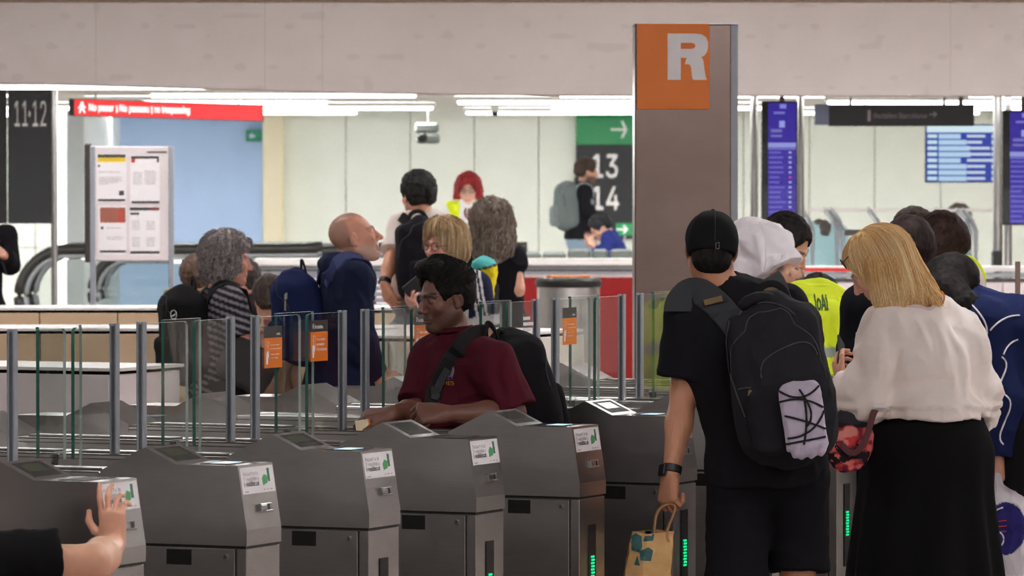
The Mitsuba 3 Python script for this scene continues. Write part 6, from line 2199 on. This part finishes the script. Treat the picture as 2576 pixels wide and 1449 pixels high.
# man with the grey backpack near platform sign 13 14
D = 51.0
pm_ = passer('dark-haired bearded man with grey backpack walking past the 13 and 14 sign', D, 1.80, 1462, 12, (206, 156, 136), (26, 26, 30), (150, 172, 196), (50, 38, 34),
             dict(yaw=8, pitch=-6, beard=(50, 38, 34), beard_amt=.85), dict(head=(1477, 432, D), neck=(1466, 465, D), shl=(1462, 482, D + .17), shr=(1470, 482, D - .15), pelvis=(1458, 600, D), elr=(1480, 530, D - .2), wrr=(1500, 560, D - .1)), sleeve=(1.95, 1.95), res=.01, z0=.16, hem=Z(602, D) - .16,
             hk=dict(thick=.02, res=.011, ex=lambda B: [el(B['c'] + np.array([0, 0, .08]), [.09, .085, .05])]), gres=.014)
RB = frame([-.98, -.2, 0], UP)
bp, BF = backpack('grey hiking backpack on the man near the 13 and 14 sign', P(1430, 520, D), RB, .36, .46, .24, (112, 122, 124), (128, 138, 140), seed=3, res=.014)
obj('strap', ribbon(pm_['top'], [P(1452, 480, D - .15), P(1466, 468, D - .15), P(1480, 476, D - .15), P(1482, 510, D - .2)], .06, .012, .008, 16), mat('fabric_pale_grey', (128, 138, 142), rough=.9), bp, smooth=40)

# stooping man in blue
D = 49.5
passer('stooping dark-haired man in a blue top beside the small green sign', D, 1.66, 1545, 185, (222, 170, 150), (44, 52, 116), (60, 66, 90), (24, 24, 28),
       dict(yaw=195, pitch=-40), dict(head=(1510, 572, D), neck=(1532, 590, D), shl=(1530, 604, D - .17), shr=(1540, 604, D + .17), chest=(1552, 640, D), pelvis=(1568, 690, D), ell=(1520, 650, D - .2), wrl=(1498, 620, D - .15), elr=(1520, 650, D + .2), wrr=(1500, 625, D + .1)),
       sleeve=(1.9, 1.9), res=.010, z0=.16, hem=.5, hk=dict(thick=.018, res=.011, ex=lambda B: [el(B['c'] + np.array([.0, 0, .06]), [.095, .085, .06])]), gres=.014)

# dark figure at the left edge
D = 34.0
le = passer('person in black at the left edge, mostly outside the picture, hands folded', D, 1.72, -60, 300, (214, 150, 130), (12, 12, 15), (18, 18, 20), (40, 30, 26), dict(yaw=290), dict(elr=(-66, 610, D), ell=(26, 665, D - .05), wrl=(8, 640, D - .22), shl=(14, 590, D)),
            sleeve=(1.85, 1.85), res=.007, fat=1.05, hands=[('l', [-.6, -.5, .45], [.6, -.5, .3], -1, ((30, 40), (34, 44), (38, 46), (40, 48)), (.5, .4), 1.0)])
obj('shoulder_strap_end', tube([P(4, 655, D - .25), P(16, 690, D - .25)], 1, 6, flat=(.014, .004), up=(0, -1, 0)), 'fabric_black', le['key'])

# heads between the nearer people
D = 27.0
passer('dark-haired child between the woman with grey hair and the navy backpack', D, 1.22, 672, 110, (196, 150, 128), (150, 120, 100), (70, 70, 80), (44, 36, 32), dict(yaw=110, s=.93), dict(head=(676, 752, D)), res=.008, hem=.62, hk=dict(thick=.022, amp=.008))
D = 30.0
passer('brown-haired person behind the black backpack with the white badge', D, 1.40, 498, 70, (196, 150, 128), (150, 130, 100), (70, 70, 80), (66, 50, 42), dict(yaw=75), dict(head=(497, 700, D), neck=(492, 748, D)), res=.009, hem=.7, hk=dict(thick=.024, amp=.01, kind='long'))
D = 29.2
passer('dark-haired person just right of the curly grey head', D, 1.36, 612, 250, (186, 130, 110), (40, 34, 36), (70, 70, 80), (34, 28, 28), dict(yaw=240), dict(head=(606, 712, D)), res=.009, hem=.7, hk=dict(thick=.024, amp=.01, kind='long'))
# behind the booth glass
D = 46.0
passer('clerk with dark hair in a pale blue shirt behind the booth glass', D, 1.62, 2066, 100, (206, 160, 140), (166, 204, 216), (60, 60, 70), (58, 52, 50), dict(yaw=150), dict(head=(2060, 590, D)), res=.012, sleeve=(.9, .9), hem=.8, gres=.016, fat=1.1)
passer('person in a teal top behind the booth at the far right', D, 1.52, 2412, 170, (206, 160, 140), (116, 168, 168), (60, 60, 70), (60, 52, 48), dict(yaw=170), dict(), res=.012, sleeve=(.9, .9), hem=.8, gres=.016)

# ================================================================ staff and travellers on the right
# bent man in a white T-shirt with a tattooed arm
D = 21.3
Jw = dict(head=(1978, 618, D + .12), neck=(1940, 600, D + .06), shl=(1932, 612, D - .12), shr=(1950, 608, D + .24), chest=(1888, 650, D + .04), pelvis=(1852, 800, D + .05), ell=(1968, 690, D - .16), wrl=(2030, 715, D - .05), elr=(1985, 690, D + .26), wrr=(2030, 720, D + .2))


def tattoo(v, col):
    m = (vnoise(v * 38, 5) > .66) & (v[:, 0] > X(1950, D)) & (v[:, 2] < Z(664, D)) & (v[:, 1] < D)
    col[m] = lin((92, 74, 72))
    return col


J = skeleton(1.76, X(1850, D), D, 20, 0, {k: P(*v) for k, v in Jw.items()})
wt_ = person('dark-haired man in a white T-shirt bending forward, tattooed arm stretched out', J, (206, 154, 128), dict(yaw=332, pitch=-34, roll=6, lips=(160, 96, 84), brows=(26, 20, 18), beard=(90, 66, 56), beard_amt=.35, scalp=(40, 30, 28)), res=.004, fat=1.08, color_fn=tattoo, body_res=.015,
             hands=[('l', [.9, .1, -.3], [0, .2, -1], -1, ((20, 30), (24, 34), (28, 36), (30, 38)), (.6, .3), 1.0)], arms=(1.12, 1.12))
F = top_field(wt_, o=.024, sleeve=(.84, .84), flare=.03, hem=.9, neck_r=.06, fold=.010, seed=81, extra=[el(P(1882, 606, D), [.085, .15, .10])])
creases(F, [[(1924, 585), (1934, 630), (1930, 680)], [(1880, 580), (1895, 620), (1890, 660)], [(1940, 640), (1960, 630), (1972, 645)], [(1860, 620), (1880, 650), (1905, 665)], [(1852, 580), (1900, 572), (1935, 585)]], D, .015, .02)
garment(wt_, 'shirt', (244, 236, 244), F, res=.0085)
for pts in ([(1922, 562), (1932, 600), (1936, 640), (1930, 685)], [(1950, 682), (1966, 668), (1978, 645)]):
    obj('seam', tube(cast(F, spline([P(a, b, D - .5) for a, b in pts], 16), [0, 1, 0], .0005), .0022, 5), mat('seam_grey', (226, 218, 228), rough=.9, spec=.1), wt_['key'] + '__shirt', smooth=True)
garment(wt_, 'trousers', (50, 54, 70), legs_field(wt_), res=.02)
shoes(wt_, (60, 60, 60))
HF = hair_field(wt_, .016, 'short', hairline=.066, amp=.006, sc=70, side=.003)
hair_mesh(wt_, HF, (10, 9, 9), (28, 25, 24), .005)

# person in a hi-vis vest bent away
D = 20.4
Jv = dict(head=(2060, 775, D + .34), neck=(2054, 748, D + .18), shl=(2014, 762, D + .1), shr=(2084, 760, D + .12), chest=(2056, 800, D + .04), pelvis=(2068, 965, D), ell=(2000, 850, D + .2), wrl=(2010, 900, D + .4), elr=(2102, 850, D + .2), wrr=(2112, 800, D + .42))
vs = passer('staff member bending away in a long yellow high visibility vest with grey band', D, 1.72, 2066, 92, (206, 156, 132), (226, 250, 54), (50, 52, 60), (16, 14, 14), dict(yaw=90, pitch=-60), Jv, sleeve=(.7, .7), fat=1.0, hem=.95, hk=dict(thick=.014))


def lo_txt():
    return text('loAl', .062, .001, False)


Fv = Field(('+', lambda p: vs['top'](p) - .010, 0))
Fv.add(rbox(P(2066, 860, D - .06), [.105, .08, .16], .06), .08)
Fv.bump(lambda p: (.014 * np.sin(p[:, 0] * 75 + 3 * vnoise(p * 6, 2)) * np.clip((Z(760, D) - p[:, 2]) * 5, 0, 1)).astype(np.float32))
Fv.cut(half([0, 0, Z(942, D)], [0, 0, -1])).cut(half(P(1999, 820, D), [-1, 0, .05]), .01).cut(half([X(2112, D), 0, Z(740, D)], [1, 0, .25]), .03).cut(half(P(2050, 697, D), [0, .3, 1]), .03)


def band(v, c):
    z = v[:, 2] + (v[:, 0] - X(2066, D)) * .08
    c[(z < Z(868, D)) & (z > Z(895, D))] = lin((150, 156, 150))
    return c


ve = garment(vs, 'vest', (226, 250, 54), Fv, P(2060, 830, D) - .4, P(2060, 830, D) + .4, res=.008, color_fn=band, amount=.03)
m = dense(text('loAl', .056, .001, True, width=X(2096, D) - X(2062, D)), .01)
d = decal_cast(Fv, m, P(2062, 784, D - .45), [1, 0, -.05], [.05, 0, 1], [0, 1, 0], .003)
obj('print_lettering', d, 'cloth', ve, color=np.tile(lin((40, 60, 40)), (len(d.vertices), 1)))

# staff member with dark bob in vest, turned away
D = 21.6
sw = passer('staff member with dark bobbed hair, white sleeves and yellow vest, head bowed', D, 1.66, 2400, 40, (196, 136, 120), (222, 210, 214), (50, 50, 60), (18, 12, 11), dict(yaw=20, pitch=-36, roll=0),
            dict(head=(2368, 622, D), neck=(2362, 668, D), shl=(2345, 690, D + .16), shr=(2420, 700, D - .1), chest=(2395, 760, D), pelvis=(2420, 900, D), elr=(2462, 790, D - .12), wrr=(2440, 850, D + .1), ell=(2360, 790, D + .2)), sleeve=(1.6, 1.6), fat=1.1, hem=.9,
            hk=dict(thick=.026, kind='long', hairline=.05, amp=.006, csc=120, ex=lambda B: [el(B['c'] + B['RH'] @ np.array([0, -.03, -.03]), [.098, .085, .085], B['RH']), el(B['c'] + B['RH'] @ np.array([0, .03, .04]), [.085, .07, .06], B['RH'])]), hc2=(44, 30, 27), top_o=.024)
vest(sw, sw['top'], (226, 250, 54), Z(900, D), Z(640, D), None)
m = dense(text('AL', .05, .001, False, width=.05), .01)
d = decal_cast(lambda p: sw['top'](p) - .012, m, P(2412, 735, D - .5), [1, 0, -.2], [.2, 0, 1], [0, 1, 0], .003)
obj('print_lettering', d, 'cloth', sw['key'] + '__vest', color=np.tile(lin((40, 60, 40)), (len(d.vertices), 1)))
bandp = [P(2336 + 3 * math.cos(t), 585 + 22 * math.sin(t), D - .1) for t in np.linspace(0, 6.2, 14)]
# further woman with brown hair, and dark-haired traveller in black in front
D = 23.2
passer('brown-haired woman whose head shows behind the staff member with the bob', D, 1.64, 2306, 60, (206, 156, 136), (60, 56, 66), (50, 50, 60), (34, 22, 20), dict(yaw=60, pitch=-20), dict(head=(2302, 604, D), neck=(2300, 650, D)), hk=dict(thick=.026, kind='long', hairline=.06, amp=.006), hem=.85)
D = 19.4
bt_ = passer('traveller in black with long dark hair, standing beyond the blonde woman', D, 1.60, 2230, 100, (206, 156, 136), (12, 13, 17), (18, 18, 20), (16, 11, 11), dict(yaw=100, pitch=-24), dict(head=(2286, 640, D), neck=(2262, 708, D), shl=(2168, 768, D), shr=(2320, 775, D), pelvis=(2235, 960, D), chest=(2235, 830, D), ell=(2150, 880, D), wrl=(2150, 930, D + .2), elr=(2330, 900, D), wrr=(2320, 960, D + .1)), sleeve=(1.9, 1.9), fat=1.1, hem=.75,
             hk=dict(thick=.022, kind='long', hairline=.06, amp=.004, csc=110, stretch=(1, 1, .2), lo=P(2290, 680, D) - .3, hi=P(2290, 680, D) + .3, ex=lambda B: [rc(P(2296, 640, D - .03), P(2312, 730, D - .04), .085, .06)]), hc2=(36, 27, 26))

# bent traveller in a navy track jacket, black plait, carrier bag
D = 19.0
nj = passer('traveller bending forward in a navy track jacket with white piping', D, 1.72, 2590, 172, (206, 150, 128), (20, 27, 58), (18, 18, 20), (10, 9, 10), dict(yaw=190, pitch=-34), dict(head=(2392, 738, D + .05), neck=(2440, 772, D + .04), shl=(2478, 812, D - .12), shr=(2500, 800, D + .2), chest=(2540, 850, D + .03), pelvis=(2630, 1010, D + .05), ell=(2524, 1000, D - .16), wrl=(2506, 1150, D - .14), elr=(2500, 980, D + .24), wrr=(2460, 1060, D + .25)),
            sleeve=(1.94, 1.94), fat=1.12, hem=.85, name='jacket', top_o=.03, extra=[el(P(2550, 830, D), [.16, .17, .13])], hands=[('l', [-.05, 0, -1], [.1, .95, 0], -1, ((45, 60), (50, 64), (54, 66), (56, 68)), (.2, .6), 1.0)], gres=.009,
            hk=dict(thick=.022, kind='long', hairline=.06, amp=.005, csc=110, lo=P(2400, 780, D) - .34, hi=P(2400, 780, D) + .34, ex=lambda B: [rc(P(2380, 735, D - .05), P(2420, 770, D - .1), .08, .065), rc(P(2420, 770, D - .1), P(2452, 860, D - .14), .055, .03), rc(P(2452, 860, D - .14), P(2470, 940, D - .16), .03, .018)]), hc2=(30, 26, 26))
for pts in ([(2458, 762), (2480, 790), (2498, 820), (2502, 850)], [(2510, 838), (2540, 812), (2590, 800)], [(2545, 900), (2556, 880), (2585, 862)], [(2540, 905), (2545, 950), (2535, 990), (2556, 1010), (2552, 1060), (2545, 1130)]):
    q = cast(nj['top'], spline([P(a, b, D - .5) for a, b in pts], 26), [0, 1, 0], .002)
    obj('piping', tube(q, .0038, 6), 'print_white', nj['key'] + '__jacket', smooth=True)
t = thing('carrier_bag', 'white plastic carrier bag with dark blue printed circle at the right edge', 'plastic bag')
D2 = D - .16
CBF = Field().add(rbox(P(2532, 1370, D2), [.075, .05, .19], .04)).add(rc(P(2512, 1200, D2), P(2526, 1300, D2), .012, .05), .05)
CBF.bump(folds(.010, (16, 16, 8), 4))
v, f = nets(CBF, P(2532, 1330, D2) - .36, P(2532, 1330, D2) + .36, .0045)
q = np.c_[(v[:, 0] - X(2528, D2)) / .074, (v[:, 2] - Z(1328, D2)) / .096]
rr = np.hypot(q[:, 0], q[:, 1])
col = np.where((rr < 1)[:, None], lin((40, 38, 92)), lin((226, 220, 228)))
obj('body', trimesh.Trimesh(v, f, process=False), 'cloth', t, smooth=True, color=col)
sp = [P(2534 + 10 * math.cos(a_) * (1 if a_ < 3 else 1.2), 1300 + 32 * math.sin(-a_) + 12, D2 - .2) for a_ in np.linspace(.4, 5.4, 26)]
sp = spline([P(a_, b_, D2 - .2) for a_, b_ in ((2534, 1284), (2516, 1292), (2500, 1320), (2512, 1340), (2532, 1352), (2534, 1376), (2516, 1384), (2500, 1376))], 40)
obj('print_swirl', tube(cast(CBF, np.array(sp) - [0, .2, 0], [0, 1, 0], .002), .0035, 6), 'print_white', t, smooth=True)
for k in range(3):
    m = dense(text(('SOS', 'SOC', 'GO')[k], .016, .001, True, width=.06), .01) if False else rect(-.03, .03, 0, .004)
    d = decal_cast(CBF, dense(m, .008), P(2536, 1330 + 14 * k, D2 - .4), [1, 0, .12], [-.12, 0, 1], [0, 1, 0], .0025)
    obj('print_line', d, 'print_red', t)

# ================================================================ hand on the nearest gate; the rest of the person is outside the frame
D = 13.4
J = skeleton(1.74, X(-420, D), D - .1, 40, over={
    'pelvis': P(-420, 1560, D - .1), 'chest': P(-270, 1400, D - .1), 'neck': P(-190, 1330, D - .08), 'head': P(-140, 1255, D), 'shr': P(-60, 1424, D - .14), 'shl': P(-220, 1360, D + .12),
    'elr': P(232, 1418, D - .02), 'wrr': P(287, 1372, D + .21), 'ell': P(-230, 1500, D + .3), 'wrl': P(-120, 1540, D + .4)})
fp = person('person at the lower left edge, bare forearm and spread hand on the nearest gate', J, (226, 166, 138), dict(yaw=60, eyes=True), res=.0034, body_res=.014, arms=(1.15, 1.2),
            hands=[('r', [-.10, .30, 1.0], [.42, .88, -.2], 1, ((-4, 14), (4, 26), (14, 40), (20, 44)), (1.1, .1), .98)])
F = top_field(fp, o=.024, sleeve=(1.9, .66), flare=.02, hem=.4, fold=.008, seed=91)
garment(fp, 'shirt', (13, 13, 15), F, res=.010)
garment(fp, 'trousers', (40, 42, 50), legs_field(fp), res=.02)
shoes(fp, (40, 40, 40))
H_f = hair_field(fp, .018)
hair_mesh(fp, H_f, (40, 30, 26), (70, 56, 50), .008)
